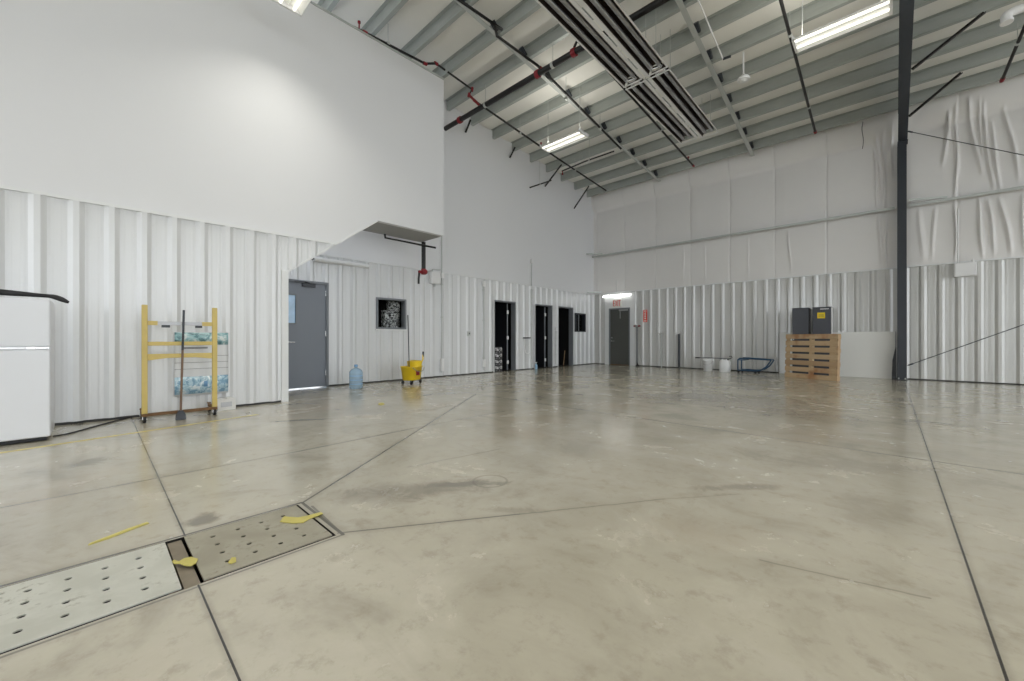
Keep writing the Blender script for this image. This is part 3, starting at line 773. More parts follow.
# bell lamp
d_ = ray(743.5, 78); pb = Vector((0, 0, CAM_H)) + d_ * 8.5
t_ = thing('pendant_lamp', 'small white bell shaped lamp on a stem under the roof', 'ceiling lamp', pb)
MB().lathe([(.115, -.05), (.125, -.035), (.105, .01), (.05, .05), (.025, .08), (.0, .085)]).build('bell_shade', 'white_metal', t_)
MB().cyl((0, 0, .08), (0, 0, roof(pb.y) - pb.z), .017, n=10).build('stem', 'white_metal', t_)
MB().lathe([(.0, -.07), (.05, -.065), (.075, -.045), (.075, -.03)]).build('lens', 'diffuser', t_)
# white conduit and fitting beside it
k0 = on_x(694, -10, -2.45); k1 = on_x(723, 59, -2.45)
t_ = thing('ceiling_conduit', 'thin white conduit running under the purlins beside the heaters', 'conduit', k0)
MB().tube([(0, 0, 0), k1 - k0], .013, 8).build('conduit_run', 'white_metal', t_)
MB().cyl(k1 - k0, k1 - k0 + Vector((.14, .02, 0)), .025, n=8).build('fitting', 'column', t_)
# vent elbow at the right
pe = on_y(1006, 15, 10.2)
t_ = thing('vent_pipe', 'white vent pipe elbow under the roof at the upper right', 'pipe', pe)
MB().tube([(.9, .0, .02), (.25, 0, .02), (.06, -.01, .01), (0, -.03, -.04), (-.0, -.05, -.13)], .065, 14, sub=5).build('elbow', 'white_metal', t_)
MB().cyl((0, -.05, -.12), (0, -.055, -.16), .075, n=14).build('hub', 'white_metal', t_)

# ------------------------------------------------------------------ doors and windows
def door_leaf_frame(root, m, w, h):
    pass
# door_1 : blue grey door in the alcove
r_ = sroot('door_1', (XR0, D1[0], 0)); w, h = D1[1] - D1[0], D1[2]
m_ = MB().box(-.10, .04, 0, .05, 0, h); m_.box(-.10, .04, w - .05, w, 0, h); m_.box(-.10, .04, .05, w - .05, h - .05, h); m_.build('frame', 'doorframe', r_, .004)
wx0, wx1, wz0, wz1 = .13, .31, 1.36, 1.96
m_ = MB(); m_.box(-.045, -.002, .052, wx0, .02, h - .052); m_.box(-.045, -.002, wx1, w - .052, .02, h - .052); m_.box(-.045, -.002, wx0, wx1, .02, wz0); m_.box(-.045, -.002, wx0, wx1, wz1, h - .052); m_.build('leaf', 'doorblue', r_)
m_ = MB()
for a in ((wx0 - .02, wx0 + .012, wz0 - .02, wz1 + .02), (wx1 - .012, wx1 + .02, wz0 - .02, wz1 + .02), (wx0, wx1, wz0 - .02, wz0 + .012), (wx0, wx1, wz1 - .012, wz1 + .02)): m_.box(-.002, .01, *a)
m_.build('window_frame', 'doorframe', r_); MB().box(-.03, -.018, wx0, wx1, wz0, wz1).build('pane', 'glass_blue', r_)
m_ = MB().cyl((0, .13, .98), (.05, .13, .98), .025); m_.cyl((.045, .12, .98), (.045, .27, .975), .012); m_.cyl((0, .13, 1.1), (.02, .13, 1.1), .028); m_.build('handle', 'chrome', r_)
m_ = MB().box(0, .05, .42, .68, h - .13, h - .06); m_.bar((.05, .55, h - .05), (.18, .42, h - .045), .03, .012); m_.bar((.18, .42, h - .045), (.03, .28, h - .035), .03, .012); m_.build('closer', 'column', r_)
m_ = MB()
for z in (.25, 1.1, 1.98): m_.cyl((.0, w - .05, z), (.0, w - .05, z + .11), .012)
m_.build('hinge', 'chrome', r_)
MB().box(-.06, .03, .05, w - .05, 0, .018).build('threshold', 'chrome', r_)
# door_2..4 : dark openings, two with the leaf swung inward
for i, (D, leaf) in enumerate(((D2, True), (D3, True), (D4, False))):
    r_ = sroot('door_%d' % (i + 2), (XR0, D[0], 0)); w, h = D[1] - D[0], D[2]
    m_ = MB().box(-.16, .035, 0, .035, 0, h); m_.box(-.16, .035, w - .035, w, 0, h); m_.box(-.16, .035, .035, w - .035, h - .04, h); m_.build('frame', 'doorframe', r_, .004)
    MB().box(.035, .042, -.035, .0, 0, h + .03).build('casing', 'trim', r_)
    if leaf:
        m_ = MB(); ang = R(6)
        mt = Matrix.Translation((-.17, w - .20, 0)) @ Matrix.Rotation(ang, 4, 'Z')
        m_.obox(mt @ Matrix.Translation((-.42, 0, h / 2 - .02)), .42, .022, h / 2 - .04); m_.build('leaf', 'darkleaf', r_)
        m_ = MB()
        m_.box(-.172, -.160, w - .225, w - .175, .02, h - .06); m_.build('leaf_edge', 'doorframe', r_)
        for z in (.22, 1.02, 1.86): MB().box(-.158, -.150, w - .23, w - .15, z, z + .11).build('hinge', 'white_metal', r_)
# exit door
r_ = sroot('door_5', (EX[0], YB, 0)); w, h = EX[1] - EX[0], EX[2]
m_ = MB().box(0, .05, -.035, .10, 0, h); m_.box(w - .05, w, -.035, .10, 0, h); m_.box(.05, w - .05, -.035, .10, h - .05, h); m_.build('frame', 'doorframe', r_, .004)
MB().box(.052, w - .052, .0, .045, .02, h - .052).build('leaf', 'dooroff', r_)
m_ = MB().cyl((.13, 0, .95), (.13, -.05, .95), .025); m_.cyl((.12, -.045, .95), (.26, -.045, .95), .012); m_.cyl((.13, 0, 1.08), (.13, -.02, 1.08), .028); m_.build('handle', 'chrome', r_)
m_ = MB().box(.45, .82, -.045, 0, h - .12, h - .065); m_.bar((.5, -.03, h - .12), (.5, -.03, h - .42), .02, .02); m_.build('closer', 'greyplank', r_)
MB().box(.05, w - .05, -.04, .05, 0, .018).build('threshold', 'rust', r_)
# windows in the recess wall
for nm, Wd in (('window_1', W1), ('window_2', W2)):
    r_ = sroot(nm, (XR0, Wd[0], Wd[2])); w, h = Wd[1] - Wd[0], Wd[3] - Wd[2]
    m_ = MB()
    for a in ((0, .045, 0, h), (w - .045, w, 0, h), (.045, w - .045, 0, .045), (.045, w - .045, h - .045, h)): m_.box(-.14, .042, *a)
    m_.build('frame', 'doorframe' if nm == 'window_1' else 'column', r_, .004)
    if nm == 'window_1': MB().box(.0, .045, -.02, w + .02, -.03, .0).build('sill', 'trim', r_)
    else:
        MB().box(-.05, -.02, w * .42, w * .47, .045, h - .045).build('mullion', 'doorframe', r_)
        zz = [(-.10 + .012 * (i % 2), .05 + i * .022) for i in range(11)]
        mm = MB().prism(zz + [(a - .004, b) for a, b in reversed(zz)], .05, h - .05, 'z'); mm.build('curtain', 'gasket', r_)
    MB().box(-.07, -.064, .045, w - .045, .045, h - .045).build('pane', 'dark_glass', r_)
# crumpled plastic stored behind window_1
m_ = MB(); NN = 16
def crum(y0, y1, z0, z1, x, amp, seed):
    rnd = random.Random(seed); mm = MB(); vs = []
    for j in range(NN + 1):
        for i in range(NN + 1):
            e = min(i, NN - i, j, NN - j) / 3
            vs.append((x + min(1, e) * amp + rnd.uniform(-.02, .02), y0 + (y1 - y0) * i / NN + rnd.uniform(-.008, .008), z0 + (z1 - z0) * j / NN + rnd.uniform(-.008, .008)))
    mm.add(vs, [(j * (NN + 1) + i, j * (NN + 1) + i + 1, (j + 1) * (NN + 1) + i + 1, (j + 1) * (NN + 1) + i) for j in range(NN) for i in range(NN)])
    for w_ in ([(x - .12, y0, z0), (x - .12, y1, z0), (x - .12, y1, z1), (x - .12, y0, z1)],): mm.add(w_, [(0, 1, 2, 3)])
    mm.box(x - .12, x - .02, y0 + .005, y1 - .005, z0 + .005, z1 - .005)
    return mm
z0, z1 = W1[2] + .06, W1[3] - .06
o = crum(5.05, 5.50, .95, z0 + .42, -9.22, .05, 3).build('film_bundle', 'crumple'); tag(o, 'crumpled clear plastic bundle seen low behind the small window', 'plastic wrap', 'bundles behind the window')
o = crum(5.20, 5.52, z0 + .43, z0 + .66, -9.24, .04, 5).build('film_bundle', 'crumple'); tag(o, 'crumpled clear plastic bundle seen at the top behind the small window', 'plastic wrap', 'bundles behind the window')
t_ = thing('storage_shelf', 'dark shelf unit behind the small window', 'shelf', (-9.6, 4.55, 0))
MB().box(0, .5, 0, 1.1, .90, .94).build('shelf_board', 'column', t_)
for xx in (.0, .47):
    for yy in (0, 1.07): MB().box(xx, xx + .03, yy, yy + .03, 0, .90).build('post', 'column', t_)

# ------------------------------------------------------------------ conduits and boxes on the walls
def conduit(label, y, z0, z1, r, box=None, x=XR0 + .055):
    t_ = thing('wall_conduit', label, 'conduit', (x, y, z0), group='wall conduits')
    MB().cyl((0, 0, 0), (0, 0, z1 - z0), r, n=10).build('conduit_run', 'galv', t_)
    for z in (.35, min(1.5, (z1 - z0) * .55), min(2.4, z1 - z0 - .3)): MB().box(-.018, r + .004, -.035, .035, z, z + .025).build('strap', 'galv', t_)
    for a, b in box or (): MB().box(-.02, .05, -.045, .045, a - z0, b - z0).build('junction_box', 'white_metal', t_)
    return t_
conduit('grey wall conduit dropping from the corner of the landing', on_x(441.8, 330, XR0 + .055).y, .12, 3.93, .014, [(2.70, 2.84), (.16, .5)])
conduit('grey wall conduit left of the first dark doorway', on_x(483.5, 330, XR0 + .055).y, .1, 2.80, .016, [(2.62, 2.78), (.2, .42)])
conduit('tall wall conduit with a box on top between the dark doorways', on_x(531.5, 330, XR0 + .055).y, .02, 3.62, .014, [(3.62, 3.75), (2.74, 2.84)])
conduit('narrow wall conduit between the two farther dark doorways', (D3[1] + D4[0]) / 2, .1, 1.35, .014, [(1.33, 1.45)])
ye = on_x(429, 277, XR0 + .03).y; ye2 = on_x(438, 277, XR0 + .03).y
t_ = thing('electrical_box', 'white electrical box on the ribbed wall beside the sprinkler drop', 'electrical box', (XR0 + .022, ye, 2.52))
MB().box(0, .13, 0, ye2 - ye, 0, .31).build('case', 'white_metal', t_, .008); MB().box(.13, .14, .02, ye2 - ye - .02, .02, .29).build('cover', 'white_metal', t_)
MB().tube([(.05, .08, .31), (.05, .08, .38), (.05, .34, .40)], .014, 8).build('conduit_run', 'galv', t_)
MB().cyl((.05, .15, 0), (.05, .15, -.08), .02).build('conduit_stub', 'galv', t_)
ys = on_x(468.5, 330.5, XR0 + .04).y
t_ = thing('wall_switch', 'small grey switch on the ribbed wall left of the dark doorways', 'switch', (XR0 + .033, ys, 1.19))
MB().box(0, .045, -.05, .05, -.07, .07).build('box', 'galv', t_, .006); MB().box(.045, .06, -.012, .012, -.02, .03).build('toggle', 'column', t_)
yh = on_x(526.5, 340, XR0 + .05).y
t_ = thing('hose_rack', 'pale wall rack with dark hooks left of the second doorway', 'rack', (XR0 + .035, yh, .55))
MB().box(0, .02, -.16, .16, .50, .54).build('rail', 'column', t_)
for dy in (-.13, .13): MB().tube([(.02, dy, .52), (.07, dy, .50), (.07, dy, .55)], .01, 8).build('hook', 'column', t_)
MB().tube([(.06, -.13, .49), (.06, -.14, .2), (.06, -.08, .02), (.06, .06, .0), (.06, .09, .1), (.06, .09, .45)], .014, 8, sub=4).build('hose', 'white_metal', t_)
t_ = thing('electrical_box', 'white electrical box on the back wall right of the column', 'electrical box', (1.12, YB - .135, 2.53))
MB().box(0, .36, 0, .13, 0, .33).build('case', 'white_metal', t_, .008); MB().box(.015, .345, -.012, 0, .015, .315).build('cover', 'white_metal', t_, .004)
MB().tube([(.06, .04, .33), (.06, -.05, .40), (.06, -.08, 1.62)], .016, 10).build('conduit_run', 'white_metal', t_); MB().cyl((.30, .02, .33), (.30, .02, .40), .02).build('conduit_stub', 'white_metal', t_)
# exit sign with letters
t_ = thing('exit_sign', 'white exit sign with red letters above the back door', 'sign', (-8.06, YB - .06, 2.28))
MB().box(0, .38, 0, .038, 0, .34).build('sign_case', 'signwhite', t_, .008)
m_ = MB(); X0, Z0, Hh, Ww, s_ = .025, .055, .23, .07, .019
def st(x0, x1, z0, z1): m_.box(X0 + x0, X0 + x1, -.008, 0, Z0 + z0, Z0 + z1)
st(0, s_, 0, Hh); [st(s_, Ww, z, z + s_ * 1.3) for z in (0, Hh / 2 - s_ * .65, Hh - s_ * 1.3)]
ox = .087
for sgn in (0, 1):
    a, b = (0, Hh) if sgn == 0 else (Hh, 0)
    m_.bar((X0 + ox + .006, -.004, Z0 + a + (.008 if a == 0 else -.008)), (X0 + ox + .082, -.004, Z0 + b + (.008 if b == 0 else -.008)), .008, .0165, up=(0, 0, 1))
st(.194, .194 + s_, 0, Hh)
st(.232, .232 + Ww + .025, Hh - s_ * 1.3, Hh); st(.232 + .038, .232 + .038 + s_, 0, Hh - s_ * 1.3)
m_.build('lettering', 'signred', t_)
# red vertical sign
pa, pb2 = on_y(643.4, 310, YB - .04), on_y(647.2, 322, YB - .04)
t_ = thing('extinguisher_sign', 'narrow red and white sign on the back wall right of the exit door', 'sign', (pa.x, YB - .045, pb2.z))
wS, hS = pb2.x - pa.x, pa.z - pb2.z
MB().box(0, wS, 0, .01, 0, hS).build('sign_plate', 'signred', t_)
m_ = MB(); m_.box(wS * .2, wS * .8, -.003, 0, hS * .06, hS * .14); m_.box(wS * .2, wS * .8, -.003, 0, hS * .86, hS * .94)
for k_ in range(4): m_.box(wS * .3, wS * .7, -.003, 0, hS * (.24 + .15 * k_), hS * (.33 + .15 * k_))
m_.build('sign_print', 'signwhite', t_)
# hydrant pipes along the back wall
def standpost(name, label, u, vt, vb, r, m, kind):
    pt, pbm = on_y(u, vt, YB - .1), on_y(u, vb, YB - .1)
    t_ = thing(name, label, 'pipe', (pt.x, YB - .1, 0), group='pipes on the back wall')
    H = pt.z
    MB().cyl((0, 0, 0), (0, 0, H), r, n=10).build('pipe_run', m, t_)
    if kind == 'valve':
        MB().cyl((0, -.05, H), (0, .05, H), .055, n=12).build('valve_body', 'chrome', t_); MB().cyl((-.13, 0, H), (.13, 0, H), .03, n=10).build('outlet', 'redfit', t_)
        MB().tube([(0, 0, .2), (.03, -.03, .08), (.12, -.06, .012)], .02, 8, sub=3).build('hose_tail', 'black', t_)
    else:
        MB().tube([(0, 0, H - .02), (0, 0, H), (-.08, -.04, H + .01), (-.1, -.06, H - .05)], .016, 8).build('spout', 'chrome', t_)
        MB().cyl((.0, -.02, H + .02), (.09, -.02, H + .05), .012, n=8).build('lever', 'chrome', t_)
standpost('wall_hydrant', 'thin dark pipe with a valve just right of the exit door', 637, 326, 366, .022, 'column', 'valve')
standpost('water_pipe', 'thin grey pipe with a tap on the back wall', 661.5, 333.5, 366, .018, 'galv', 'tap')
standpost('water_pipe', 'thicker dark grey pipe with a tap on the back wall, left of the pails', 679, 334, 367, .036, 'column', 'tap')

# hanging wire at the eave
pw = on_y(863, 124, 14.05)
m_ = MB().tube([(0, 0, 0), (-.02, -.02, -.2), (.01, -.02, -.5), (-.01, -.02, -.72)], .008, 6, sub=4)
tag(m_.build('hanging_wire', 'column', loc=(pw.x, pw.y - .02, pw.z + .05)), 'short loose wire hanging from the eave left of the column', 'wire')

# ------------------------------------------------------------------ fridge
FXF, FY1 = -6.26, -.285
t_ = thing('refrigerator', 'white two door refrigerator against the left wall', 'refrigerator', (FXF, FY1, 0))
Wd, Dp, Hf = .74, .70, 1.45
m_ = MB().box(-Dp, -.065, -Wd, 0, .035, Hf); m_.build('body', 'fridge', t_, .012)
m_ = MB().box(-.062, 0, -Wd, 0, .93 + .035, Hf); m_.build('freezer_door', 'fridge', t_, .016, seg=3)
fd = MB().box(-.062, 0, -Wd, 0, .045, .945).build('lower_door', 'fridge', t_, .016, seg=3)
MB().box(-.058, -.012, -Wd + .02, -.01, .945, .965).build('door_gap_trim', 'chrome', t_)
m_ = MB().box(-.03, .012, -.10, -.02, .943, .966); m_.build('hinge', 'chrome', t_, .004)
m_ = MB().box(.0, .02, -Wd + .04, -.16, .948, .962); m_.build('handle_strip', 'chrome', t_, .004)
MB().box(-.64, -.05, -Wd + .03, -.03, .008, .036).build('kick_plate', 'black', t_)
for a in ((-.1, -.05), (-.1, -Wd + .05), (-.62, -.05), (-.62, -Wd + .05)): MB().cyl((a[0], a[1], 0), (a[0], a[1], .03), .02).build('foot', 'black', t_)
MB().box(-.11, -.02, -.075, -.015, Hf, Hf + .012).build('top_hinge_cover', 'fridge', t_)
# black plastic sack rolled along the top
zt = Hf + .03
pts = [(-.06, -.8, zt + .04), (-.05, -.55, zt + .035), (-.05, -.30, zt + .022), (-.06, -.08, zt + .012), (-.06, .0, zt + .008), (-.055, .06, zt - .012), (-.05, .125, zt - .05)]
m_ = MB().tube(pts, [.03, .036, .034, .028, .020, .019, .026, .026, .012], 14, sub=5)
rnd = random.Random(4)
m_.v = [(x + rnd.uniform(-.004, .004), y, zt - .026 + max(0, z - zt + .026) if y < -.02 else z) for x, y, z in m_.v]
o = m_.build('plastic_sack', 'blackbag', loc=(FXF, FY1, .0)); tag(o, 'rolled black plastic sack lying on top of the refrigerator', 'sack')
# power cord on the floor
c_ = [on_z(53, 437), on_z(70, 434), on_z(95, 427), on_z(118, 421), on_z(131, 417.5), on_z(139, 414.8)]
o0 = Vector((c_[0].x, c_[0].y, 0))
m_ = MB().tube([Vector((p.x, p.y, .009)) - o0 for p in c_], .008, 8, sub=4)
tag(m_.build('power_cord', 'black', loc=o0), 'black cord lying on the floor between refrigerator and yellow frame', 'cord')

# ------------------------------------------------------------------ yellow wheeled frame
t_ = thing('scaffold_frame', 'yellow wheeled steel frame standing by the left wall', 'scaffold', (-6.74, .46, 0))
Wc = .71
for k_, yy in enumerate((0, Wc)):
    MB().box(-.025, .025, yy - .028, yy + .028, .11, 1.47).build('post', 'yellow', t_, .006)
    MB().box(-.40, -.355, yy - .022, yy + .022, .116, .135).build('rear_shoe', 'rust', t_, .004)
    MB().box(-.36, .03, yy - .02, yy + .02, .075, .115).build('side_rail', 'rust', t_, .004)
    for xx in (0, -.36):
        cs = MB().cyl((xx, yy - .014, .042), (xx, yy + .014, .042), .042, n=16).build('caster', 'black', t_)
        MB().box(xx - .016, xx + .016, yy - .022, yy - .016, .04, .08).build('caster_fork', 'chrome', t_); MB().cyl((xx, yy - .024, .042), (xx, yy + .024, .042), .012, n=10).build('hub', 'chrome', cs)
MB().bar((.0, .03, 1.245), (.0, Wc - .03, 1.245), .05, .045).build('plank_deck', 'greyplank', t_)
for a, b in ((.03, .12), (Wc - .14, Wc - .03)): MB().bar((.004, a, 1.245), (.004, b, 1.245), .056, .052).build('plank_bracket', 'yellow', t_)
m_ = MB().box(-.02, .03, .16, .24, 1.19, 1.222); m_.box(-.02, .03, .5, .57, 1.19, 1.222); m_.build('plank_hook', 'column', t_)
MB().bar((0, .03, .985), (0, Wc - .03, .985), .04, .05).build('rung', 'yellow', t_, .004)
m_ = MB().prism([(.03, .855), (Wc - .03, .855), (Wc - .03, .775), (Wc * .7, .80), (Wc * .3, .80), (.03, .775)], -.02, .02, 'x'); m_.build('rung', 'yellow', t_, .004)
MB().bar((.0, -.03, .095), (.0, Wc + .03, .095), .05, .035).build('base_rail', 'rust', t_, .004)
# broom leaning on the frame
t_ = thing('push_broom', 'push broom leaning upright on the yellow frame', 'broom', (-6.66, .80, 0))
b0_, b1_ = Vector((0, 0, .12)), Vector((-.03, .035, 1.42))
MB().cyl(b0_, b0_.lerp(b1_, .6), .0125, n=10).build('handle', 'wood_pole', t_)
MB().cyl(b0_.lerp(b1_, .6), b1_, .013, n=10).build('grip', 'column', t_)
m_ = MB().prism([(-.05, .065), (.05, .065), (.02, .12), (-.02, .12)], -.03, .03, 'x'); m_.build('head_block', 'column', t_)
m_ = MB()
for k_ in range(26):
    yy = -.045 + .09 * k_ / 25
    for xx in (-.018, .004, .024): m_.bar((xx, yy, .067), (xx * 1.2, yy * 1.05, .003), .006, .006)
m_.build('bristles', 'column', t_)
# printed plastic sheet hanging on the wall behind the frame
ya_, yb2 = .80, 1.42
t_ = thing('hanging_sheet', 'white plastic sheet with teal and blue print hanging behind the yellow frame', 'poster', (XL + .045, ya_, .235))
Wp, Hp = yb2 - ya_, .905
NN2 = 14; m_ = MB(); vs = []
for j in range(9):
    for i in range(NN2 + 1):
        vs.append((.012 * math.sin(i * 1.3 + j * .7) + .02, Wp * i / NN2, Hp * j / 8))
nn = NN2 + 1
m_.add(vs, [(j * nn + i, j * nn + i + 1, (j + 1) * nn + i + 1, (j + 1) * nn + i) for j in range(8) for i in range(NN2)], True)
o = m_.build('sheet_film', 'filmwhite', t_); sm = o.modifiers.new('solid', 'SOLIDIFY'); sm.thickness = .006
def strip(name, mname, z0, z1, y0=0., y1=1., off=.037):
    mm = MB(); vs = []
    for z in (z0, z1):
        for i in range(NN2 + 1):
            f = y0 + (y1 - y0) * i / NN2
            vs.append((off + .004 * math.sin(f * 18), Wp * f, z * Hp))
    mm.add(vs, [(i, i + 1, nn + i + 1, nn + i) for i in range(NN2)], True); o = mm.build(name, mname, t_)
    s2 = o.modifiers.new('solid', 'SOLIDIFY'); s2.thickness = .002
strip('photo_print', 'teal', .80, .995); strip('dark_print', 'gasket', .74, .765, .12, .6)
strip('figure_print', 'blueprint', .03, .30); strip('figure_print', 'jugband', .13, .22, .53, .60, .042)
for z in (.42, .52, .62): strip('ruled_line', 'gasket', z, z + .006)
# small white carton
pc = on_z(226, 411)
t_ = thing('carton', 'small white carton on the floor behind the frame wheel', 'box', (pc.x - .16, pc.y - .0, 0), rotz=R(6))
MB().box(-.11, .09, -.10, .13, 0, .165).build('carton_body', 'box_white', t_, .003)
m_ = MB().box(.09, .092, -.06, .08, .05, .12); m_.build('print', 'greyplank', t_)
MB().box(-.11, .09, .008, .022, .165, .167).build('tape_seam', 'greyplank', t_)

# ------------------------------------------------------------------ alcove things
t_ = thing('water_jug', 'clear blue water jug standing on the floor by the alcove door', 'water jug', (-8.16, 3.84, 0))
prof = [(.10, 0), (.13, .01), (.135, .03), (.135, .09), (.129, .10), (.135, .11), (.135, .175), (.129, .185), (.135, .195), (.135, .26), (.129, .27), (.135, .28), (.135, .335), (.125, .37), (.09, .405), (.045, .425), (.03, .435), (.03, .47)]
MB().lathe(prof, n=28).build('bottle', 'jug', t_)
MB().lathe([(.034, .455), (.036, .46), (.036, .495), (.03, .502), (0, .502)]).build('cap', 'jugband', t_)
m_ = MB()
for z in (.10, .185, .27): m_.lathe([(.1295, z - .006), (.1345, z - .004), (.1345, z + .004), (.1295, z + .006)], n=28)
m_.build('band', 'jugband', t_)
t_ = thing('mop_bucket', 'yellow mop bucket on black casters below the small window', 'bucket', (-8.12, 5.16, 0), rotz=R(20))
m_ = MB()
def ring(a, b, z, n=20, pw=4):
    out = []
    for k_ in range(n):
        th = 2 * math.pi * k_ / n; c, s = math.cos(th), math.sin(th); q_ = (abs(c) ** pw + abs(s) ** pw) ** (-1 / pw)
        out.append((a * c * q_, b * s * q_, z))
    return out
def loft(mm, rings):
    n = len(rings[0]); vs = [p for r_ in rings for p in r_]
    mm.add(vs, [(i * n + k_, i * n + (k_ + 1) % n, (i + 1) * n + (k_ + 1) % n, (i + 1) * n + k_) for i in range(len(rings) - 1) for k_ in range(n)], True)
    return mm
loft(m_, [ring(.02, .02, .085), ring(.14, .19, .085), ring(.155, .205, .10), ring(.18, .25, .38), ring(.195, .265, .385), ring(.195, .265, .405), ring(.175, .245, .405), ring(.14, .2, .12), ring(.01, .01, .12)])
m_.build('tub', 'yellowplastic', t_)
m_ = loft(MB(), [ring(.15, .11, .36), ring(.165, .125, .52), ring(.15, .11, .525), ring(.13, .09, .37)]); m_.v = [(x, y + .11, z + .12 * (y) * .5) for x, y, z in m_.v]; m_.build('wringer', 'yellowplastic', t_)
m_ = MB().tube([(.13, .16, .44), (.14, .24, .55), (.14, .25, .70)], .016, 10); m_.build('wringer_handle', 'yellowplastic', t_)
MB().cyl((.14, .25, .62), (.14, .253, .74), .019).build('grip', 'black', t_)
m_ = MB().tube([(.2, -.22, .39), (.24, -.1, .30), (.24, .1, .30), (.2, .22, .39)], .008, 8, sub=4); m_.build('bail', 'chrome', t_)
m_ = MB().box(.182, .187, -.07, .05, .20, .30); m_.build('warning_print', 'redfit', t_)
for sx in (-.12, .12):
    for sy in (-.17, .17):
        cs = MB().cyl((sx - .013, sy, .036), (sx + .013, sy, .036), .036, n=14).build('caster', 'black', t_); MB().box(sx - .02, sx + .02, sy - .02, sy + .02, .06, .09).build('caster_fork', 'column', cs)
t_ = thing('mop', 'mop with a thin dark handle standing in the yellow bucket', 'mop', (-8.045, 5.05, .13))
h0 = Vector((0, 0, .14)); h1 = on_x(407.8, 313.5, -8.55) - Vector((-8.045, 5.05, .13))
MB().cyl(h0, h0.lerp(h1, .97), .012, n=8).build('handle', 'column', t_)
m_ = MB(); rnd = random.Random(9)
for k_ in range(30):
    a = rnd.uniform(0, 6.28); rr = rnd.uniform(.015, .048); m_.tube([h0 + Vector((0, 0, .03)), Vector((rr * .6 * math.cos(a), rr * .6 * math.sin(a), .09)), Vector((rr * math.cos(a), rr * math.sin(a), .002))], .007, 5)
m_.build('mop_strands', 'bucket', t_); MB().cyl(h0 + Vector((0, -.04, .03)), h0 + Vector((0, .04, .03)), .02).build('mop_clamp', 'redfit', t_)

# bottled water cases in the first dark doorway: each case is a thing
def case(label, z, grp):
    t_ = thing('bottle_case', label, 'bottled water', (-9.27, 8.72, z), group='cases of bottled water')
    rows, cols = 2, 7
    mB = MB(); mC = MB()
    for a in range(rows):
        for b in range(cols):
            cx, cy = .075 * a, .075 * b + .02
            mB.lathe([(.028, .0), (.034, .006), (.034, .10), (.028, .105), (.034, .112), (.03, .14), (.014, .165), (.014, .17)], (cx, cy, .0), n=12)
            mC.lathe([(.017, .17), (.017, .185), (0, .187)], (cx, cy, 0), n=10)
    mB.build('bottles', 'crumple', t_); mC.build('bottle_caps', 'black', t_)
    MB().box(-.04, .115, -.02, .51, -.008, .0).build('tray', 'blackbag', t_)
    m_ = MB(); m_.box(.111, .114, -.018, .508, .03, .055); m_.build('wrap_band', 'black', t_)
for k_, lab in enumerate(('case of bottled water in the first dark doorway, bottom of the stack', 'case of bottled water in the first dark doorway, second from the bottom', 'case of bottled water in the first dark doorway, third from the bottom', 'case of bottled water in the first dark doorway, top of the stack')):
    case(lab, .009 + k_ * .197, None)
# small bottle, and the stick in the last doorway
t_ = thing('spray_bottle', 'small light blue bottle on the floor by the second dark doorway', 'bottle', (XR0 + .14, 10.50, 0))
MB().lathe([(.04, 0), (.046, .01), (.046, .13), (.035, .16), (.018, .18), (.018, .20)]).build('bottle_body', 'bottle_blue', t_)
m_ = MB().cyl((0, 0, .20), (0, 0, .225), .02); m_.box(-.02, .05, -.01, .01, .222, .24); m_.build('trigger', 'white_metal', t_)
t_ = thing('wooden_stick', 'short pale wooden stick leaning inside the last dark doorway', 'stick', (XR0 - .25, 12.62, 0))
MB().cyl((0, 0, .005), (-.01, .10, .58), .013, n=10).build('shaft', 'pine', t_); MB().cyl((0, 0, .0), (0, .003, .02), .022, n=10).build('ferrule', 'rust', t_)

# ------------------------------------------------------------------ back wall things
def pail(name, label, x, y):
    t_ = thing(name, label, 'bucket', (x, y, 0))
    MB().lathe([(.10, 0), (.128, .004), (.145, .33), (.158, .335), (.158, .355), (.148, .36), (.152, .40), (.145, .405), (.12, .02), (0, .02)]).build('pail_body', 'bucket', t_)
    MB().tube([(-.156, 0, .345), (-.12, -.12, .25), (0, -.17, .20), (.12, -.12, .25), (.156, 0, .345)], .004, 6, sub=5).build('bail', 'chrome', t_)
pail('pail', 'round white plastic pail by the back wall, left of the white jerrycan', -4.27, 13.72)
t_ = thing('jerrycan', 'square white plastic jerrycan by the back wall beside the blue frame', 'container', (-3.77, 13.74, 0))
m_ = loft(MB(), [ring(.02, .02, 0), ring(.13, .12, 0), ring(.145, .135, .012), ring(.147, .137, .32), ring(.13, .12, .365), ring(.03, .03, .37)]); m_.build('can_body', 'bucket', t_)
MB().tube([(-.09, 0, .36), (-.07, 0, .405), (.03, 0, .405), (.05, 0, .36)], .014, 8, sub=4).build('can_handle', 'bucket', t_); MB().cyl((.085, 0, .355), (.085, 0, .40), .028).build('cap', 'black', t_)
t_ = thing('pry_bar', 'dark bar with hooked end lying across the white pail and jerrycan', 'tool', (-4.55, 13.60, .424))
MB().tube([(0, 0, 0), (.3, .02, .004), (.60, .035, .004), (.82, .045, .0)], .013, 8).build('bar', 'column', t_)
MB().tube([(.82, .045, 0), (.93, .05, .0), (1.0, .05, .03), (.98, .05, .075), (.92, .05, .07)], .011, 8, sub=3).build('hook', 'column', t_)
MB().cyl((-.07, -.005, 0), (.06, .004, 0), .02, n=10).build('grip', 'black', t_)
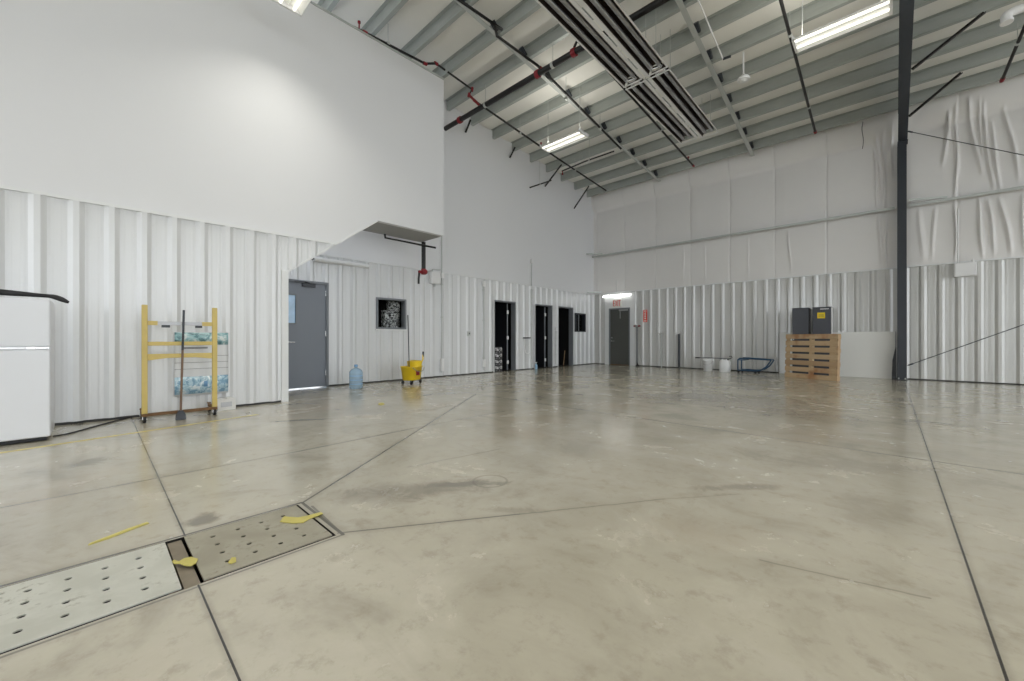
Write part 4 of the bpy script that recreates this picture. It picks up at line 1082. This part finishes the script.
# blue tubular dolly
t_ = thing('tube_dolly', 'low blue tubular steel frame on casters by the back wall', 'dolly', (-3.38, 13.62, 0))
for k_, yy in enumerate((0, .42)):
    MB().tube([(.0, yy, .09), (.0, yy, .40), (.05, yy, .445), (.12, yy, .45), (.85, yy, .42), (.86, yy, .40), (.75, yy, .22), (.61, yy, .11), (.48, yy, .085), (.0, yy, .085)], .02, 10).build('side_hoop', 'bluesteel', t_)
    for xx in (.02, .47):
        cs = MB().cyl((xx, yy - .012, .035), (xx, yy + .012, .035), .035, n=14).build('caster', 'black', t_); MB().box(xx - .02, xx + .02, yy - .016, yy + .016, .05, .078).build('caster_fork', 'column', cs)
for p in ((.0, .40), (.85, .41), (.61, .11), (.10, .085)): MB().cyl((p[0], .0, p[1]), (p[0], .42, p[1]), .018, n=10).build('cross_tube', 'bluesteel', t_)
MB().box(.02, .20, -.015, .43, .385, .41).build('corner_pad', 'bluesteel', t_)
# sheet of board leaning on the back wall
t_ = thing('white_board_sheet', 'large glossy white board leaning on the back wall behind the pallet', 'board', (-2.42, 14.22, 0), rot=(R(-4.5), 0, 0))
MB().box(0, 2.53, 0, .014, .002, 1.235).build('board_face', 'sheet', t_, .002)
m_ = MB().box(1.37, 1.42, -.004, .018, 1.20, 1.275); m_.box(1.45, 1.50, -.004, .018, 1.20, 1.275); m_.build('clip', 'white_metal', t_)
MB().box(2.516, 2.532, -.003, .017, .0, 1.237).build('edge_strip', 'gasket', t_)
# cabinets
def cabinet(label, x0, x1, y, h, lab):
    t_ = thing('tall_cabinet', label, 'cabinet', (x0, y, 0), group='tall dark cabinets')
    w = x1 - x0
    MB().box(0, w, .018, .33, .03, h).build('carcass', 'locker', t_, .006)
    d = MB().box(.012, w - .012, 0, .017, .05, h - .02).build('door', 'locker', t_, .003)
    MB().cyl((.04, 0, 1.02), (.04, -.03, 1.02), .012).build('knob', 'chrome', d)
    MB().box(0, w, 0, .33, h, h + .012).build('top', 'column', t_)
    MB().box(w, w + .012, .01, .30, .05, h - .01).build('side_panel', 'black' if lab == 0 else 'trim', t_)
    for a in (.03, w - .03):
        for b in (.04, .3): MB().cyl((a, b, 0), (a, b, .03), .014).build('foot', 'black', t_)
    if lab:
        MB().box(w * .27, w * .68, -.0025, 0, 1.60, 1.76).build('label_sticker', 'yellowlabel', d)
        m_ = MB()
        for z in (1.64, 1.67, 1.70): m_.box(w * .33, w * .62, -.0035, -.0024, z, z + .008)
        m_.build('label_print', 'column', d)
        MB().box(w * .42, w * .88, -.003, 0, h - .055, h - .035).build('name_strip', 'white_metal', d)
cabinet('tall dark grey cabinet behind the pallet, the plain left one', -2.02, -1.64, 13.72, 1.90, 0)
cabinet('tall dark grey cabinet behind the pallet with a yellow sticker', -1.56, -1.15, 13.72, 1.90, 1)
# pallet on edge
pl, pr_ = on_z(785, 376.7), on_z(838.5, 381.6)
ang = math.atan2(pr_.y - pl.y, pr_.x - pl.x); Wp2 = (pr_ - pl).length * .985
t_ = thing('wooden_pallet', 'wooden pallet standing on edge in front of the dark cabinets', 'pallet', (pl.x, pl.y, 0), rot=(R(-2.5), 0, ang))
Hp2 = 1.165; nb, gap = 7, .05
bh = (Hp2 - gap * (nb - 1)) / nb
for k_ in range(nb):
    z = k_ * (bh + gap); MB().box(0, Wp2, -.018, 0, z + .002, z + bh).build('deck_board', 'pine', t_, .003)
for xx in (0.01, Wp2 / 2 - .04, Wp2 - .05):
    w_ = .04 if xx != Wp2 / 2 - .04 else .08
    MB().box(xx + .002, xx + w_, .001, .09, .002, Hp2).build('stringer', 'pine', t_, .003)
for a in (.10, .90): pass
MB().box(.055, .11, .001, .02, .02, Hp2 - .02).build('inner_batten', 'pine', t_); MB().box(Wp2 - .2, Wp2 - .055, .001, .012, .02, Hp2 - .02).build('inner_batten', 'pine', t_)
for k_ in range(4):
    z = .02 + k_ * (Hp2 - .14) / 3; MB().box(0.01, Wp2 - .01, .092, .108, z, z + .10).build('bottom_board', 'pine', t_, .003)
# bar leaning on the column foot
t_ = thing('rubber_wedge', 'narrow black wedge standing against the left of the column foot', 'wedge', (CX - .145, 14.0, 0))
m_ = MB().prism([(-.045, 0), (.04, 0), (.04, .82), (.028, .84), (-.03, .50)], 0, .08, 'y'); m_.build('wedge_body', 'black', t_, .004)
m_ = MB().box(-.03, .03, -.006, 0, .05, .09); m_.build('rib', 'column', t_)

# ------------------------------------------------------------------ trench covers and tape
def cover(label, y0, y1, m, skip=()):
    t_ = thing('trench_cover', label, 'floor cover', (-2.43, (y0 + y1) / 2, -.002), group='drilled trench covers')
    hx, hy = .272, (y1 - y0) / 2; n = 4; cx = cy = .112; r = .0125; K = 16; ix = iy = .224
    mm = MB(); th = .006
    for i in range(n):
        for j in range(n):
            ox, oy = -ix + cx * (i + .5), -iy + cy * (j + .5)
            sq = []
            ci = []
            for k_ in range(K):
                a = 2 * math.pi * k_ / K + math.pi / K; c, s = math.cos(a), math.sin(a); mx = max(abs(c), abs(s))
                sq.append((ox + c / mx * cx / 2, oy + s / mx * cy / 2)); ci.append((ox + r * c, oy + r * s))
            # corners come from the two samples beside each diagonal
            pts_o = sq
            vs = [(x, y, th) for x, y in pts_o] + [(x, y, th) for x, y in ci] + [(x, y, 0) for x, y in ci]
            fs = [(k_, (k_ + 1) % K, K + (k_ + 1) % K, K + k_) for k_ in range(K)] + [(K + k_, K + (k_ + 1) % K, 2 * K + (k_ + 1) % K, 2 * K + k_) for k_ in range(K)]
            mm.add(vs, fs)
            for sx in (-1, 1):
                for sy in (-1, 1):
                    a0 = [p for p in pts_o if abs(p[0] - (ox + sx * cx / 2)) < 1e-6 and (p[1] - oy) * sy > 0]; b0 = [p for p in pts_o if abs(p[1] - (oy + sy * cy / 2)) < 1e-6 and (p[0] - ox) * sx > 0]
                    pa_ = max(a0, key=lambda p: abs(p[1] - oy)); pb_ = max(b0, key=lambda p: abs(p[0] - ox))
                    mm.add([(pa_[0], pa_[1], th), (ox + sx * cx / 2, oy + sy * cy / 2, th), (pb_[0], pb_[1], th)], [(0, 1, 2)])
    for a_, b_, c_, d_ in ((-hx, hx, -hy, -iy), (-hx, hx, iy, hy), (-hx, -ix, -iy, iy), (ix, hx, -iy, iy)): mm.add([(a_, c_, th), (b_, c_, th), (b_, d_, th), (a_, d_, th)], [(0, 1, 2, 3)])
    # rim
    mm.add([(-hx, -hy, 0), (hx, -hy, 0), (hx, hy, 0), (-hx, hy, 0), (-hx, -hy, th), (hx, -hy, th), (hx, hy, th), (-hx, hy, th)], [(0, 1, 5, 4), (1, 2, 6, 5), (2, 3, 7, 6), (3, 0, 4, 7)])
    mm.build('plate', m, t_)
    for y in (-hy + .01, hy - .035): MB().box(-hx + .01, hx - .01, y, y + .025, -.04, -.001).build('support_angle', 'rust', t_)
    return t_
cover('pale steel trench cover with drilled holes at the lower left', -.285, .262, 'coverlight')
cover('tan steel trench cover with drilled holes, farther from the viewer', .338, .885, 'coverdark')
struct(MB().box(PX0, PX1, .272, .328, -.25, -.012).build('trim_7', 'pitbeam'))
def tape_piece(name, label, pix, z, th=.004, m='tape', cat='tape', grp='yellow tape scraps'):
    w_ = [on_z(u, v, z) for u, v in pix]
    c = sum((p for p in w_), Vector()) / len(w_)
    mm = MB().prism([(p.x - c.x, p.y - c.y) for p in w_], 0, th, 'z')
    o = mm.build(name, m, loc=(c.x, c.y, z)); tag(o, label, cat, grp); return o
tape_piece('tape_strip', 'long narrow yellow tape strip on the bare floor above the pale cover', [(88, 545.5), (90, 543.5), (106, 537.5), (128, 529), (147, 522.5), (149, 523.5), (130, 530.5), (108, 539)], .001)
tape_piece('tape_scrap', 'yellow tape scrap folded over the gap between the two covers', [(172, 562), (174, 560.5), (179, 562), (184, 559), (191, 557.5), (198, 559.5), (196, 563.5), (191, 566.5), (185, 566), (180, 564), (174, 564)], .006)
tape_piece('tape_scrap', 'leaf shaped yellow tape scrap at the far corner of the tan cover', [(280, 522), (284, 517), (298, 518), (306, 516.5), (321, 512.5), (323, 514), (309, 519.5), (303, 523), (292, 523.5)], .006)
tape_piece('tape_scrap', 'small pale yellow scrap in the middle of the tan cover', [(228, 563), (232, 558), (236, 558), (236, 562), (231, 564)], .006)
tape_piece('tape_scrap', 'tiny yellow tape scrap on the floor between jug and mop bucket', [(378, 404.6), (379, 403), (384, 403), (384.5, 404.6), (381, 405.4)], .001)
# floor marking line
pa_, pb_ = on_z(0, 453), on_z(258, 414.5)
dv = (pb_ - pa_).normalized(); nv = Vector((-dv.y, dv.x, 0)) * .03
a_ = pa_ - dv * 2.0
c = (a_ + pb_) / 2
mm = MB().prism([((p - c).x, (p - c).y) for p in (a_ - nv, pb_ - nv * .7, pb_ + nv * .7, a_ + nv)], 0, .0015, 'z')
k = NT('worn_line_paint'); n_ = k.noise(14, 5, .7); k.put(k.b.inputs['Base Color'], k.mix(k.ramp(n_, .42, .66), (.66, .56, .15), (.55, .48, .24))); k.b.inputs['Roughness'].default_value = .5
o = mm.build('floor_line', k.m, loc=(c.x, c.y, .0005)); tag(o, 'faded yellow painted line along the floor before the refrigerator', 'floor marking')

# ------------------------------------------------------------------ light: overcast sky through the added bay openings, plus added unseen lamp lights
w = bpy.data.worlds.new('World'); SC.world = w; w.use_nodes = True
bg = w.node_tree.nodes['Background']; bg.inputs[0].default_value = (.90, .95, 1.0, 1); bg.inputs[1].default_value = 3.5
def added_row_light(x, y, e):  # unseen light added in line with the hanging lamps, no fixture
    L_ = bpy.data.lights.new('added_lamp_light', 'AREA'); L_.shape = 'RECTANGLE'; L_.size = 1.2; L_.size_y = .38; L_.energy = e; L_.spread = R(150); L_.color = (1, .96, .88)
    o = bpy.data.objects.new('added_lamp_light', L_); C.objects.link(o); o.location = (x, y, 6.0)
for x, y in ((-6, -4.2), (-.58, -4.2), (4.8, -4.2), (-.58, 2.03), (4.8, 2.03), (4.8, 8.22), (9.5, 2.03), (9.5, 8.22)):
    added_row_light(x, y, 40); up_light(x, y, 6.14, 22)

cam = bpy.data.cameras.new('camera'); co_ = bpy.data.objects.new('camera', cam); C.objects.link(co_)
co_.location = (0, 0, CAM_H); co_.rotation_euler = (R(90), 0, YAW)
cam.sensor_width = 36; cam.sensor_fit = 'HORIZONTAL'; cam.lens = F_PX / 1024 * 36; cam.shift_y = -(340.5 - HORIZON) / 1024
cam.clip_start = .02; cam.clip_end = 200
SC.camera = co_
vs_ = SC.view_settings
vs_.view_transform = 'Standard'; vs_.look = 'None'; vs_.gamma = 1; vs_.use_curve_mapping = False
vs_.exposure = 0.0
SC.cycles.max_bounces = 8; SC.cycles.diffuse_bounces = 5; SC.cycles.glossy_bounces = 4; SC.cycles.sample_clamp_indirect = 6
SC.cycles.use_denoising = True
